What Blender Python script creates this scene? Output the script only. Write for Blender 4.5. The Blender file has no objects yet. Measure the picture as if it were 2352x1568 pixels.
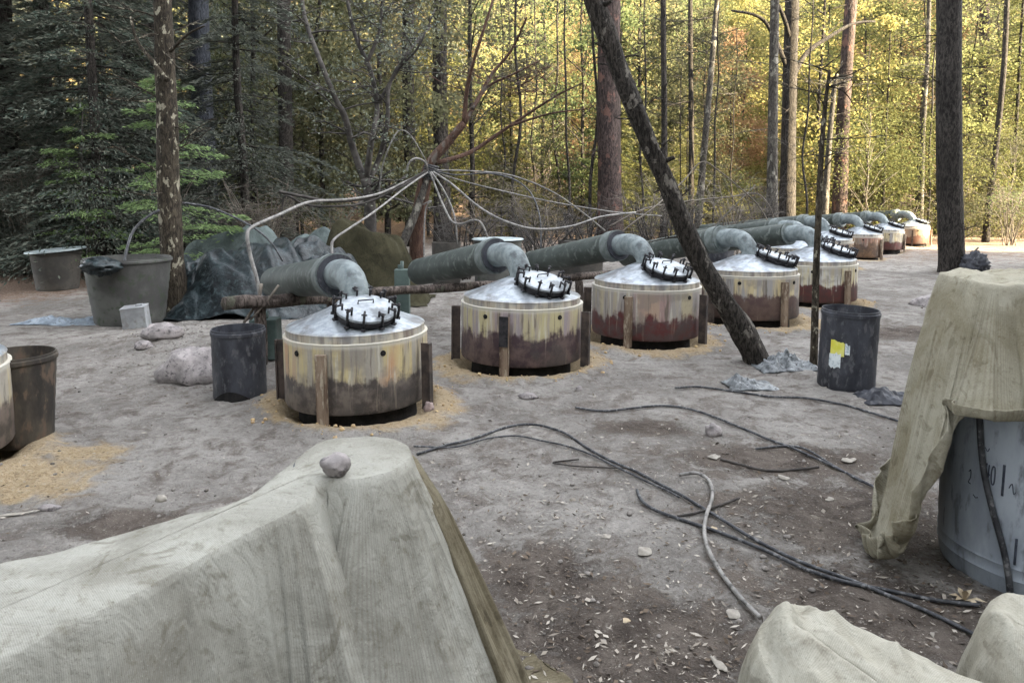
import bpy, math, random
import numpy as np
from mathutils import Vector, Matrix, noise
R = math.radians
random.seed(7)
rng = np.random.default_rng(11)
scene = bpy.context.scene
COL = scene.collection

# ------------------------------------------------------------------ camera, sky, sun, exposure
EYE = 1.65
FPX = 1650.0           # focal length in the pixels of a 2352 wide picture
PITCH = R(5.0)
cam_data = bpy.data.cameras.new('camera')
cam = bpy.data.objects.new('camera', cam_data)
COL.objects.link(cam)
cam.location = (0, 0, EYE)
cam.rotation_euler = (R(90) - PITCH, 0, 0)
cam_data.sensor_width = 36.0
cam_data.lens = 36.0 * FPX / 2352.0
cam_data.shift_y = -200.0 / 2352.0
cam_data.clip_start = 0.05
cam_data.clip_end = 800
scene.camera = cam

SUN_ELEV = R(25)
SUN_TRAVEL = Vector((-0.90, 0.43)).normalized()
world = bpy.data.worlds.new('World')
scene.world = world
world.use_nodes = True
wn = world.node_tree
wn.nodes.clear()
w_out = wn.nodes.new('ShaderNodeOutputWorld')
w_bg = wn.nodes.new('ShaderNodeBackground')
w_sky = wn.nodes.new('ShaderNodeTexSky')
w_hsv = wn.nodes.new('ShaderNodeHueSaturation')
w_sky.sky_type = 'NISHITA'
w_sky.sun_disc = False
w_sky.sun_elevation = SUN_ELEV
w_sky.sun_rotation = R(115.5)
w_sky.air_density = 1.0
w_sky.dust_density = 1.5
w_hsv.inputs['Saturation'].default_value = 0.22
w_bg.inputs['Strength'].default_value = 0.15
wn.links.new(w_sky.outputs[0], w_hsv.inputs['Color'])
wn.links.new(w_hsv.outputs[0], w_bg.inputs['Color'])
wn.links.new(w_bg.outputs[0], w_out.inputs['Surface'])

sun_data = bpy.data.lights.new('sun', 'SUN')
sun_data.energy = 5.0
sun_data.angle = R(0.5)
sun_data.color = (1.0, 0.82, 0.52)
sun = bpy.data.objects.new('sun', sun_data)
COL.objects.link(sun)
sdir = Vector((SUN_TRAVEL.x * math.cos(SUN_ELEV), SUN_TRAVEL.y * math.cos(SUN_ELEV), -math.sin(SUN_ELEV)))
sun.rotation_euler = sdir.to_track_quat('-Z', 'Y').to_euler()
sun.location = (30, -15, 40)

scene.view_settings.view_transform = 'Standard'
scene.view_settings.look = 'None'
scene.view_settings.gamma = 1.0
scene.view_settings.exposure = 3.7
cy = scene.cycles
cy.max_bounces = 6
cy.diffuse_bounces = 4
cy.glossy_bounces = 3
cy.transmission_bounces = 3
cy.transparent_max_bounces = 4
cy.use_denoising = True
cy.sample_clamp_indirect = 6

# ------------------------------------------------------------------ pixel helpers (2352 x 1568 picture)
CP, SP = math.cos(PITCH), math.sin(PITCH)
def ray(u, v):
    a = (u - 1176.0) / FPX
    b = -(v - 584.0) / FPX
    return Vector((a, CP + b * SP, -SP + b * CP))
def P(u, v, Y):
    d = ray(u, v)
    t = Y / d.y
    return Vector((d.x * t, Y, EYE + d.z * t))
def sm(a, b, x):
    t = min(1.0, max(0.0, (x - a) / (b - a)))
    return t * t * (3 - 2 * t)
def nz(x, y, z=0.0):
    return noise.noise(Vector((x, y, z)))

# tanks: centre u, centre depth, radius ... filled in below, needed for the ground
def flat(u, v, z=0.0):
    d = ray(u, v)
    t = (z - EYE) / d.z
    return Vector((d.x * t, d.y * t, z))
TANKS = []   # x, y, radius
for (u, Y, r) in [(820, 5.45, .54), (1197, 6.85, .58), (1482, 8.0, .60), (1719, 9.15, .60), (1868, 10.6, .58),
                  (1838, 12.9, .56), (1890, 15.3, .55), (1966, 17.5, .52), (2022, 19.8, .50), (2086, 22.2, .48), (-232, 4.25, .54)]:
    TANKS.append(((u - 1176) / FPX * Y * 1.012, Y, r))

def gz(x, y):
    far = sm(26, 60, y)
    z = 0.035 * nz(x * .45, y * .45, 3.1) + 0.02 * nz(x * 1.3, y * 1.3, 9.2)
    z += 0.010 * nz(x * 3.7, y * 3.7, 1.7)
    z *= 0.5 + 0.5 * sm(1.0, 4.0, y)
    for (tx, ty, tr) in TANKS:
        d2 = (x - tx) ** 2 + (y - ty) ** 2
        if d2 < 2.2:
            d = math.sqrt(d2)
            w = math.exp(-((d - tr * 1.28) / (tr * .24)) ** 2)
            z = z * (1 - 0.6 * w) + w * (0.035 + 0.03 * nz(x * 5, y * 5, 4.4))
            z -= 0.07 * (1 - sm(tr * .9, tr * 1.12, d))
    # spoil heap behind the nearest black barrel
    z += 0.16 * math.exp(-(((x + 3.3) / 1.0) ** 2 + ((y - 7.7) / .9) ** 2))
    z += far * 4.0 * (1 + .3 * nz(x * .05, y * .05, 2))
    z += 0.5 * sm(8, 30, abs(x - 2) - y * .4)
    return z
def G(u, v):
    z = 0.0
    for _ in range(12):
        p = flat(u, v, z)
        z = z * .4 + gz(p.x, p.y) * .6
    p.z = gz(p.x, p.y)
    return p

# ------------------------------------------------------------------ mesh helpers
class MB:
    def __init__(self):
        self.v, self.f = [], []
    def add(self, vs, fs):
        b = len(self.v)
        self.v += [tuple(p) for p in vs]
        self.f += [tuple(i + b for i in f) for f in fs]
        return self
    def box(self, sx, sy, sz, loc=(0, 0, 0), rot=None):
        m = Matrix.Translation(loc) @ (rot.to_4x4() if rot is not None else Matrix.Identity(4))
        c = [m @ Vector((x * sx / 2, y * sy / 2, z * sz / 2)) for x in (-1, 1) for y in (-1, 1) for z in (-1, 1)]
        return self.add(c, [(0, 1, 3, 2), (4, 6, 7, 5), (0, 4, 5, 1), (2, 3, 7, 6), (0, 2, 6, 4), (1, 5, 7, 3)])
    def tube(self, pts, rad, n=8, cap=True, wob=0.0, wf=3.0, seed=0.0, sub=0):
        pts = [Vector(p) for p in pts]
        if not hasattr(rad, '__len__'):
            rad = [rad] * len(pts)
        if len(rad) == 2 and len(pts) != 2:
            L = len(pts) - 1
            rad = [rad[0] + (rad[1] - rad[0]) * i / L for i in range(len(pts))]
        if sub:
            pts, rad = spline(pts, rad, sub)
        t0 = (pts[1] - pts[0]).normalized()
        up = Vector((0, 0, 1)) if abs(t0.z) < .9 else Vector((1, 0, 0))
        nrm = (up - t0 * up.dot(t0)).normalized()
        vs, fs = [], []
        for i, p in enumerate(pts):
            t = (pts[min(i + 1, len(pts) - 1)] - pts[max(i - 1, 0)]).normalized()
            nrm = (nrm - t * nrm.dot(t)).normalized()
            bn = t.cross(nrm)
            for k in range(n):
                a = 2 * math.pi * k / n
                r = rad[i]
                if wob:
                    r *= 1 + wob * nz(math.cos(a) * 1.3 + seed, math.sin(a) * 1.3, i * wf / max(1, len(pts)) * 4)
                vs.append(p + nrm * (math.cos(a) * r) + bn * (math.sin(a) * r))
        m = len(pts)
        for i in range(m - 1):
            for k in range(n):
                k2 = (k + 1) % n
                fs.append((i * n + k, i * n + k2, (i + 1) * n + k2, (i + 1) * n + k))
        if cap:
            fs.append(tuple(range(n - 1, -1, -1)))
            fs.append(tuple((m - 1) * n + k for k in range(n)))
        return self.add(vs, fs)
    def lathe(self, prof, n=48, wob=0.0, seed=0.0, capb=False, capt=False):
        vs, fs = [], []
        for (r, z) in prof:
            for k in range(n):
                a = 2 * math.pi * k / n
                q = r * (1 + wob * nz(math.cos(a) * 1.6 + seed, math.sin(a) * 1.6, z * 3))
                vs.append((q * math.cos(a), q * math.sin(a), z))
        for i in range(len(prof) - 1):
            for k in range(n):
                k2 = (k + 1) % n
                fs.append((i * n + k, i * n + k2, (i + 1) * n + k2, (i + 1) * n + k))
        if capb: fs.append(tuple(range(n - 1, -1, -1)))
        if capt: fs.append(tuple((len(prof) - 1) * n + k for k in range(n)))
        return self.add(vs, fs)
    def blob(self, c, rad, amp=.25, freq=2.0, seed=0.0, nu=18, nv=12, ridged=False, zmin=None):
        vs, fs = [], []
        c = Vector(c)
        for j in range(nv + 1):
            th = math.pi * j / nv
            for i in range(nu):
                a = 2 * math.pi * i / nu
                d = Vector((math.sin(th) * math.cos(a), math.sin(th) * math.sin(a), math.cos(th)))
                q = d * freq
                h = nz(q.x + seed, q.y, q.z) + .5 * nz(q.x * 2.3 + seed, q.y * 2.3, q.z * 2.3)
                if ridged == 2:
                    h = .5 * h + .45 * (.6 - 2 * abs(nz(q.x * 1.7 + seed, q.y * 1.7, q.z * 1.7))) + .3 * (.5 - 2 * abs(nz(q.x * 4.1, q.y * 4.1 + seed, q.z * 4.1))) + .12 * (.5 - 2 * abs(nz(q.x * 9, q.y * 9 + seed, q.z * 9)))
                elif ridged: h = .5 - 1.6 * abs(h) + .4 * nz(q.x * 4 + seed, q.y * 4, q.z * 4)
                s = 1 + amp * h
                p = Vector((d.x * rad[0] * s, d.y * rad[1] * s, d.z * rad[2] * s))
                if zmin is not None and p.z < zmin: p.z = zmin
                vs.append(c + p)
        for j in range(nv):
            for i in range(nu):
                i2 = (i + 1) % nu
                fs.append((j * nu + i, (j + 1) * nu + i, (j + 1) * nu + i2, j * nu + i2))
        return self.add(vs, fs)
    def mesh(self, name, mat, smooth=True):
        me = bpy.data.meshes.new(name)
        me.from_pydata(self.v, [], self.f)
        if mat: me.materials.append(mat)
        if smooth: me.polygons.foreach_set('use_smooth', [True] * len(me.polygons))
        me.update()
        return me
    def build(self, name, mat, parent=None, smooth=True, auto=None):
        o = link(name, self.mesh(name, mat, smooth), parent)
        if auto:
            o.data.set_sharp_from_angle(angle=R(auto))
        return o

def link(name, data, parent=None):
    o = bpy.data.objects.new(name, data)
    COL.objects.link(o)
    if parent: o.parent = parent
    return o
def spline(pts, rad, sub):
    op, orr = [], []
    n = len(pts)
    for i in range(n - 1):
        p0, p1, p2, p3 = pts[max(i - 1, 0)], pts[i], pts[i + 1], pts[min(i + 2, n - 1)]
        for k in range(sub):
            t = k / sub
            op.append(0.5 * ((2 * p1) + (p2 - p0) * t + (2 * p0 - 5 * p1 + 4 * p2 - p3) * t * t + (3 * p1 - p0 - 3 * p2 + p3) * t ** 3))
            orr.append(rad[i] * (1 - t) + rad[i + 1] * t)
    op.append(pts[-1]); orr.append(rad[-1])
    return op, orr
def np_mesh(name, verts, quads, mat, smooth=False):
    me = bpy.data.meshes.new(name)
    nv, nf = len(verts), len(quads)
    me.vertices.add(nv)
    me.vertices.foreach_set('co', np.asarray(verts, dtype=np.float32).ravel())
    me.loops.add(nf * 4)
    me.loops.foreach_set('vertex_index', np.asarray(quads, dtype=np.int32).ravel())
    me.polygons.add(nf)
    me.polygons.foreach_set('loop_start', np.arange(0, nf * 4, 4, dtype=np.int32))
    me.polygons.foreach_set('use_smooth', np.full(nf, smooth))
    me.materials.append(mat)
    me.update(calc_edges=True)
    me.validate()
    return me
def leaf_arrays(c, a, length, width, up=0.0):
    """diamond leaves: centres c, long axis a"""
    n = len(c)
    b = rng.normal(size=(n, 3))
    b[:, 2] *= (1 - up)
    b -= a * (b * a).sum(1, keepdims=True)
    b /= np.linalg.norm(b, axis=1, keepdims=True) + 1e-9
    L = (np.asarray(length) * rng.uniform(.6, 1.3, n))[:, None] * .5
    W = (np.asarray(width) * rng.uniform(.6, 1.3, n))[:, None] * .5
    v = np.stack([c - a * L, c + b * W, c + a * L, c - b * W], axis=1).reshape(-1, 3)
    q = np.arange(n * 4).reshape(-1, 4)
    return v, q
def unit(n, flat=0.0):
    a = rng.normal(size=(n, 3))
    a[:, 2] *= (1 - flat)
    return a / (np.linalg.norm(a, axis=1, keepdims=True) + 1e-9)

def tag(o, label=None, cat=None, group=None, kind=None):
    if label: o['label'] = label
    if cat: o['category'] = cat
    if group: o['group'] = group
    if kind: o['kind'] = kind
    return o
def empty(name, loc, label, cat, group=None, rz=0.0):
    o = link(name, None)
    o.empty_display_size = .1
    o.location = loc
    o.rotation_euler = (0, 0, rz)
    return tag(o, label, cat, group)
def local(root, p):
    return Vector(p) - root.location
def copy_tree(o, parent=None):
    c = o.copy(); COL.objects.link(c)
    if parent: c.parent = parent
    for ch in [x for x in COL.objects if x.parent == o]:
        copy_tree(ch, c)
    return c

# ------------------------------------------------------------------ materials
class NT:
    def __init__(self, name):
        self.m = bpy.data.materials.new(name)
        self.m.use_nodes = True
        self.t = self.m.node_tree
        self.t.nodes.clear()
        self.out = self.n('ShaderNodeOutputMaterial')
    def n(self, kind, **kw):
        x = self.t.nodes.new(kind)
        for k, v in kw.items(): setattr(x, k, v)
        return x
    def l(self, a, b): self.t.links.new(a, b)
    def val(self, s, v):
        if hasattr(v, 'is_linked') or hasattr(v, 'links'): self.l(v, s)
        else: s.default_value = v
    def coord(self, scale=(1, 1, 1), kind='Object', loc=None):
        tc = self.n('ShaderNodeTexCoord'); mp = self.n('ShaderNodeMapping')
        mp.inputs['Scale'].default_value = scale
        if loc is not None: self.val(mp.inputs['Location'], loc)
        self.l(tc.outputs[kind], mp.inputs['Vector'])
        return mp.outputs[0]
    def noise(self, vec, scale, detail=4, rough=.55, dist=0.0):
        x = self.n('ShaderNodeTexNoise')
        x.inputs['Scale'].default_value = scale; x.inputs['Detail'].default_value = detail
        x.inputs['Roughness'].default_value = rough; x.inputs['Distortion'].default_value = dist
        if vec is not None: self.l(vec, x.inputs['Vector'])
        return x.outputs['Fac']
    def ramp(self, fac, a, b, va=0.0, vb=1.0):
        x = self.n('ShaderNodeMapRange'); x.interpolation_type = 'SMOOTHSTEP'
        self.val(x.inputs['Value'], fac)
        x.inputs['From Min'].default_value = a; x.inputs['From Max'].default_value = b
        x.inputs['To Min'].default_value = va; x.inputs['To Max'].default_value = vb
        return x.outputs['Result']
    def mix(self, fac, a, b, mode='MIX'):
        x = self.n('ShaderNodeMix'); x.data_type = 'RGBA'; x.blend_type = mode
        self.val(x.inputs[0], fac)
        for s, v in ((x.inputs[6], a), (x.inputs[7], b)):
            if isinstance(v, tuple): s.default_value = (*v[:3], 1)
            else: self.l(v, s)
        return x.outputs[2]
    def math(self, op, a, b=0.0):
        x = self.n('ShaderNodeMath', operation=op)
        self.val(x.inputs[0], a); self.val(x.inputs[1], b)
        return x.outputs[0]
    def bump(self, h, strength=.5, dist=.02, prev=None):
        x = self.n('ShaderNodeBump')
        x.inputs['Strength'].default_value = strength; x.inputs['Distance'].default_value = dist
        self.l(h, x.inputs['Height'])
        if prev is not None: self.l(prev, x.inputs['Normal'])
        return x.outputs[0]
    def pbsdf(self, col, rough=.7, metal=0.0, normal=None, spec=.5):
        b = self.n('ShaderNodeBsdfPrincipled')
        if isinstance(col, tuple): b.inputs['Base Color'].default_value = (*col, 1)
        else: self.l(col, b.inputs['Base Color'])
        self.val(b.inputs['Roughness'], rough); self.val(b.inputs['Metallic'], metal)
        b.inputs['Specular IOR Level'].default_value = spec
        if normal is not None: self.l(normal, b.inputs['Normal'])
        self.l(b.outputs[0], self.out.inputs['Surface'])
        return self.m

def mottled(name, c1, c2, scale=6, c3=None, rough=.75, metal=0.0, bump=.3, bs=40, stretch=(1, 1, 1), lo=.35, hi=.65, spec=.3, bd=.01):
    t = NT(name)
    v = t.coord(stretch)
    n1 = t.noise(v, scale, 6, .62)
    col = t.mix(t.ramp(n1, lo, hi), c1, c2)
    if c3:
        n2 = t.noise(v, scale * 3.1, 5, .6)
        col = t.mix(t.ramp(n2, .52, .66), col, c3)
    nb = t.noise(v, bs, 5, .6)
    return t.pbsdf(col, rough, metal, t.bump(nb, bump, bd), spec)

def bark(name, c1, c2, c3=None, scale=5.0, patch=None):
    t = NT(name)
    v = t.coord((1, 1, .30))
    n1 = t.noise(v, scale * 6, 7, .7, .6)
    col = t.mix(t.ramp(n1, .40, .62), c1, c2)
    n0 = t.noise(t.coord((1, 1, .5)), 1.7, 3, .5)
    col = t.mix(t.ramp(n0, .35, .65, 0, .45), col, tuple(x * .5 for x in c1))
    if c3:
        v2 = t.coord((1, 1, .6))
        n2 = t.noise(v2, (scale if not patch else patch), 4, .6)
        col = t.mix(t.ramp(n2, .57, .63), col, c3)
    return t.pbsdf(col, .9, 0, t.bump(n1, 1.0, .03), .15)

def leafmat(name, c1, c2, trans=.4, c3=None):
    t = NT(name)
    g = t.n('ShaderNodeNewGeometry'); oi = t.n('ShaderNodeObjectInfo')
    col = t.mix(g.outputs['Random Per Island'], c1, c2)
    if c3:
        col = t.mix(oi.outputs['Random'], col, c3)
    d = t.n('ShaderNodeBsdfDiffuse'); tr = t.n('ShaderNodeBsdfTranslucent'); mx = t.n('ShaderNodeMixShader')
    t.l(col, d.inputs['Color']); t.l(col, tr.inputs['Color'])
    mx.inputs[0].default_value = trans
    t.l(d.outputs[0], mx.inputs[1]); t.l(tr.outputs[0], mx.inputs[2]); t.l(mx.outputs[0], t.out.inputs['Surface'])
    return t.m

M = {}
M['leaf_gold'] = leafmat('sunny_leaf', (.16, .165, .06), (.34, .285, .115), .52, (.105, .13, .062))
M['leaf_gold2'] = leafmat('autumn_leaf', (.26, .18, .09), (.17, .14, .06), .45, (.28, .18, .11))
M['leaf_green'] = leafmat('mid_leaf', (.07, .085, .045), (.15, .15, .08), .4, (.10, .09, .06))
M['leaf_sage'] = leafmat('sage_leaf', (.10, .12, .095), (.22, .235, .19), .35)
M['needle_dark'] = leafmat('dark_needle', (.045, .066, .055), (.125, .13, .105), .28, (.075, .08, .068))
M['needle_olive'] = leafmat('olive_needle', (.10, .11, .04), (.19, .165, .065), .35, (.09, .105, .045))
M['needle_fresh'] = leafmat('fresh_needle', (.12, .175, .085), (.23, .31, .135), .4)
M['needle_dead'] = leafmat('dry_needle', (.16, .11, .06), (.11, .08, .05), .2)
M['bark_dark'] = bark('dark_bark', (.014, .012, .011), (.062, .055, .048))
M['bark_lean'] = bark('leaning_bark', (.014, .012, .010), (.075, .065, .055), (.15, .135, .115), 7, 9)
M['bark_pine'] = bark('pine_bark', (.025, .019, .018), (.085, .062, .055), (.11, .062, .05), 4)
M['bark_grey'] = bark('grey_bark', (.03, .027, .024), (.11, .10, .085), (.17, .16, .135), 5)
M['bark_lichen'] = bark('lichen_bark', (.022, .018, .014), (.085, .07, .05), (.27, .25, .19), 6, 11)
M['bark_blue'] = bark('bluish_bark', (.016, .018, .023), (.05, .056, .068))
M['bark_red'] = bark('red_bark', (.06, .035, .026), (.125, .075, .056), (.11, .095, .082), 4)
M['twig'] = mottled('twig_wood', (.07, .058, .048), (.15, .13, .105), 8, bump=.2)
M['twig_dark'] = mottled('dark_twig_wood', (.022, .019, .017), (.06, .053, .047), 8, bump=.2)
M['log'] = bark('log_bark', (.05, .04, .035), (.19, .155, .135), (.10, .10, .075), 5)

# ground
def ground_mat():
    t = NT('dusty_ground')
    v = t.coord((1, 1, 1))
    at = t.n('ShaderNodeAttribute'); at.attribute_name = 'zones'
    sep = t.n('ShaderNodeSeparateColor'); t.l(at.outputs['Color'], sep.inputs[0])
    big = t.noise(v, .8, 5, .6, .3)
    mid = t.noise(v, 5, 6, .65, .6)
    fine = t.noise(v, 38, 6, .7)
    grit = t.noise(v, 150, 3, .7)
    med = t.noise(v, 13, 6, .7, .8)
    dust = t.mix(t.ramp(big, .35, .65), (.17, .157, .142), (.305, .287, .262))
    dust = t.mix(t.ramp(mid, .46, .66), dust, (.145, .125, .11))
    dust = t.mix(t.ramp(med, .52, .66, 0, .5), dust, (.105, .09, .077))
    dust = t.mix(t.ramp(med, .46, .36, 0, .4), dust, (.385, .36, .325))
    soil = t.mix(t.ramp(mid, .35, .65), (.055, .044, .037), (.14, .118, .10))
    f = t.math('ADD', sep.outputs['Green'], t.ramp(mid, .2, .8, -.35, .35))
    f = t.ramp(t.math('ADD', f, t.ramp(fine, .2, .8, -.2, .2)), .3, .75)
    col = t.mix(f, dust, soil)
    clay = t.mix(t.ramp(fine, .35, .65), (.33, .235, .125), (.46, .355, .205))
    fc = t.ramp(t.math('ADD', sep.outputs['Red'], t.ramp(mid, .2, .8, -.28, .32)), .36, .8)
    col = t.mix(t.math('MULTIPLY', fc, .72), col, clay)
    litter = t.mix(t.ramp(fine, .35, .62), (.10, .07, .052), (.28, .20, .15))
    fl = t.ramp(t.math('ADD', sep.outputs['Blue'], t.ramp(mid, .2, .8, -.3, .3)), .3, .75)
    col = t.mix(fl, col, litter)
    col = t.mix(t.ramp(fine, .57, .72, 0, .8), col, (.37, .345, .305))
    col = t.mix(t.ramp(fine, .42, .30, 0, .75), col, (.065, .058, .054))
    col = t.mix(t.ramp(grit, .40, .28, 0, .55), col, (.07, .065, .06))
    col = t.mix(t.ramp(grit, .62, .74, 0, .5), col, (.5, .48, .44))
    nb = t.bump(mid, .8, .07)
    nb = t.bump(med, .9, .04, nb)
    nb = t.bump(fine, .9, .022, nb)
    nb = t.bump(grit, .6, .006, nb)
    return t.pbsdf(col, .95, 0, nb, .1)
M['ground'] = ground_mat()

def tank_mat(name, low1, low2, cream=(.46, .38, .20), pale=(.31, .285, .24), tint=(.40, .23, .14), edge=.30, seed=0.0, pinkl=.6):
    t = NT(name)
    v = t.coord((1, 1, .07), loc=(seed, seed * 1.7, 0))
    vo = t.coord((1, 1, 1), loc=(seed, seed, seed))
    st = t.noise(v, 11, 5, .6)
    st2 = t.noise(v, 26, 4, .6)
    mot = t.noise(vo, 9, 6, .65)
    blot = t.noise(vo, 3.2, 4, .6)
    up = t.mix(t.ramp(st, .42, .58), cream, pale)
    up = t.mix(t.ramp(t.noise(t.coord((1, 1, .25), loc=(seed + 3, 0, 0)), 2.6, 3, .5), .55, .68, 0, pinkl), up, tint)
    up = t.mix(t.ramp(st2, .57, .68, 0, .7), up, (.52, .50, .41))
    up = t.mix(t.ramp(st2, .46, .36, 0, .85), up, (.12, .10, .08))
    up = t.mix(t.ramp(blot, .52, .62, 0, .6), up, (.20, .18, .155))
    low = t.mix(t.ramp(mot, .38, .62), low1, low2)
    low = t.mix(t.ramp(blot, .5, .62, 0, .6), low, (.055, .05, .048))
    low = t.mix(t.ramp(st2, .60, .70, 0, .45), low, (.26, .22, .17))
    sx = t.n('ShaderNodeSeparateXYZ'); tc = t.n('ShaderNodeTexCoord'); t.l(tc.outputs['Object'], sx.inputs[0])
    z = sx.outputs['Z']
    zz = t.math('ADD', z, t.ramp(st, .25, .75, -.035, .035))
    zz = t.math('ADD', zz, t.ramp(st2, .25, .75, -.02, .02))
    zz = t.math('ADD', zz, t.ramp(blot, .3, .7, -.05, .05))
    zz = t.math('ADD', zz, t.ramp(mot, .3, .7, -.03, .03))
    col = t.mix(t.ramp(zz, edge - .035, edge + .035), low, up)
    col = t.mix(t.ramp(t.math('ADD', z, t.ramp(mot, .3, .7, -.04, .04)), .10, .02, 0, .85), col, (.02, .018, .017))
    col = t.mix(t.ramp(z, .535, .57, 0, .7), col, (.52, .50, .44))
    return t.pbsdf(col, .62, .05, t.bump(mot, .35, .012), .35)
def galv(name, c1, c2, dirt, rough=.38, metal=.75, dirtlo=.55):
    t = NT(name)
    v = t.coord((1, 1, 1))
    n1 = t.noise(v, 14, 5, .65)
    n2 = t.noise(v, 4, 5, .6)
    col = t.mix(t.ramp(n1, .35, .65), c1, c2)
    d = t.ramp(n2, dirtlo, dirtlo + .14, 0, .8)
    col = t.mix(d, col, dirt)
    return t.pbsdf(col, t.math('ADD', t.ramp(n1, .3, .7, rough - .06, rough + .14), t.math('MULTIPLY', d, .2)), metal, t.bump(n1, .15, .008), .5)
M['lid'] = galv('galvanised_lid', (.52, .57, .62), (.72, .77, .80), (.33, .32, .31))
def lid_mat():
    t = NT('galvanised_lid_skirted')
    v = t.coord((1, 1, 1))
    n1 = t.noise(v, 12, 6, .65); n2 = t.noise(v, 4.5, 5, .6, .5)
    st = t.noise(t.coord((1, 1, .08)), 16, 5, .6)
    col = t.mix(t.ramp(n1, .35, .65), (.20, .225, .25), (.40, .435, .465))
    d = t.ramp(n2, .47, .62, 0, .85)
    col = t.mix(d, col, (.11, .11, .112))
    sx = t.n('ShaderNodeSeparateXYZ'); tc = t.n('ShaderNodeTexCoord'); t.l(tc.outputs['Object'], sx.inputs[0])
    sk = t.ramp(sx.outputs['Z'], .655, .625)
    dirt = t.mix(t.ramp(st, .38, .6), (.16, .13, .105), (.40, .36, .28))
    col = t.mix(t.math('MULTIPLY', sk, t.ramp(n1, .3, .6, .45, 1.0)), col, dirt)
    met = t.math('MULTIPLY', t.math('SUBTRACT', 1.0, sk), t.ramp(n2, .45, .66, .55, .15))
    return t.pbsdf(col, t.ramp(n1, .3, .7, .34, .55), met, t.bump(n2, .3, .02, t.bump(n1, .2, .008)), .5)
M['lid_skirted'] = lid_mat()
M['cover'] = galv('bright_galvanised_cover', (.24, .265, .285), (.42, .45, .475), (.10, .108, .112), .45, .4, .50)
M['elbow'] = galv('grey_blue_elbow', (.10, .122, .126), (.19, .222, .225), (.05, .056, .06), .6, .1, .50)
M['collar'] = galv('grey_green_collar', (.07, .086, .082), (.14, .16, .155), (.27, .275, .28), .65, .05, .58)
M['pipe'] = mottled('dark_green_pipe_paint', (.024, .031, .028), (.05, .061, .055), 3, (.095, .11, .10), .6, .0, .25, 30, spec=.35)
M['black_iron'] = mottled('black_iron', (.012, .012, .014), (.045, .042, .045), 20, rough=.6, metal=.3, bump=.3)
M['rust_leg'] = mottled('rusty_flat_bar', (.10, .065, .045), (.24, .18, .13), 9, (.34, .29, .22), .8, .1, .3, 60, (1, 1, .3))
M['dark_leg'] = mottled('sooty_flat_bar', (.03, .025, .022), (.08, .06, .05), 9, rough=.8, bump=.3)
M['ochre_leg'] = mottled('ochre_wooden_post', (.22, .16, .09), (.40, .31, .18), 9, (.14, .11, .07), .85, 0, .3, 60, (1, 1, .3))
M['soot_gap_black'] = mottled('soot_gap_black', (.006, .006, .006), (.02, .018, .017), 10, rough=.95, bump=.4)  # near black, for soot and for the painted dark of gaps and holes

def cloth_mat(name, c1, c2, stain, weave=520, rough=.95):
    t = NT(name)
    v = t.coord((1, 1, 1))
    n1 = t.noise(v, 2.6, 5, .65, .6)
    n2 = t.noise(v, 26, 5, .7)
    n3 = t.noise(v, 190, 3, .7)
    uvn = t.n('ShaderNodeUVMap'); uvn.uv_map = 'weave'
    wt = t.n('ShaderNodeTexWave'); wt.bands_direction = 'X'
    wt.inputs['Scale'].default_value = weave / 3.14159 / 2 * 1.0; wt.inputs['Distortion'].default_value = 1.2; wt.inputs['Detail'].default_value = 2; wt.inputs['Detail Scale'].default_value = 2
    t.l(uvn.outputs[0], wt.inputs['Vector'])
    w = wt.outputs['Fac']
    col = t.mix(t.ramp(n1, .36, .64), c1, c2)
    col = t.mix(t.ramp(n2, .52, .72, 0, .55), col, stain)
    col = t.mix(t.ramp(n3, .42, .28, 0, .5), col, tuple(x * .5 for x in stain))
    col = t.mix(t.ramp(n3, .58, .72, 0, .45), col, tuple(min(1, x * 1.35) for x in c2))
    col = t.mix(t.ramp(w, .6, .1, 0, .22), col, stain)
    n4 = t.noise(v, 7, 4, .6, 1.5)
    col = t.mix(t.ramp(n4, .56, .68, 0, .5), col, tuple(x * .8 for x in stain))
    b = t.bump(n1, .3, .04)
    b = t.bump(n2, .25, .006, b)
    b = t.bump(n3, .5, .002, b)
    b = t.bump(w, .10, .001, b)
    cz = t.noise(t.coord((1, 1, .45)), 9, 3, .5, 2.2)
    cr = t.math('ABSOLUTE', t.math('SUBTRACT', cz, .5))
    b = t.bump(t.ramp(cr, .0, .11), .16, .012, b)
    return t.pbsdf(col, rough, 0, b, .1)
M['burlap'] = cloth_mat('grey_beige_burlap', (.20, .193, .165), (.315, .312, .275), (.12, .105, .075))
M['burlap2'] = cloth_mat('yellow_beige_burlap', (.205, .185, .13), (.305, .29, .23), (.11, .088, .052))
M['sacking'] = cloth_mat('brown_sacking', (.10, .085, .055), (.17, .15, .105), (.05, .04, .026))
M['canvas'] = cloth_mat('pale_canvas', (.27, .255, .205), (.365, .355, .30), (.16, .14, .105))
M['olive_tarp'] = cloth_mat('olive_tarp', (.026, .024, .014), (.05, .046, .027), (.014, .013, .009))
M['blue_tarp'] = cloth_mat('grey_blue_tarp', (.055, .068, .066), (.115, .14, .135), (.03, .036, .035), rough=.8)
M['plastic_dark'] = mottled('dark_blue_plastic', (.004, .0065, .008), (.016, .025, .028), 5, (.035, .05, .053), .38, 0, .5, 12, spec=.4, bd=.05)
M['blue_light_patch'] = mottled('bluish_light_on_ground', (.14, .17, .20), (.27, .32, .37), 7, (.08, .09, .10), .4, 0, .8, 18, spec=.5)  # bluish light on the ground put into a colour
M['plastic_grey'] = mottled('grey_plastic_rag', (.06, .066, .07), (.20, .215, .22), 9, (.012, .012, .013), .5, 0, .9, 20, spec=.5)
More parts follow.
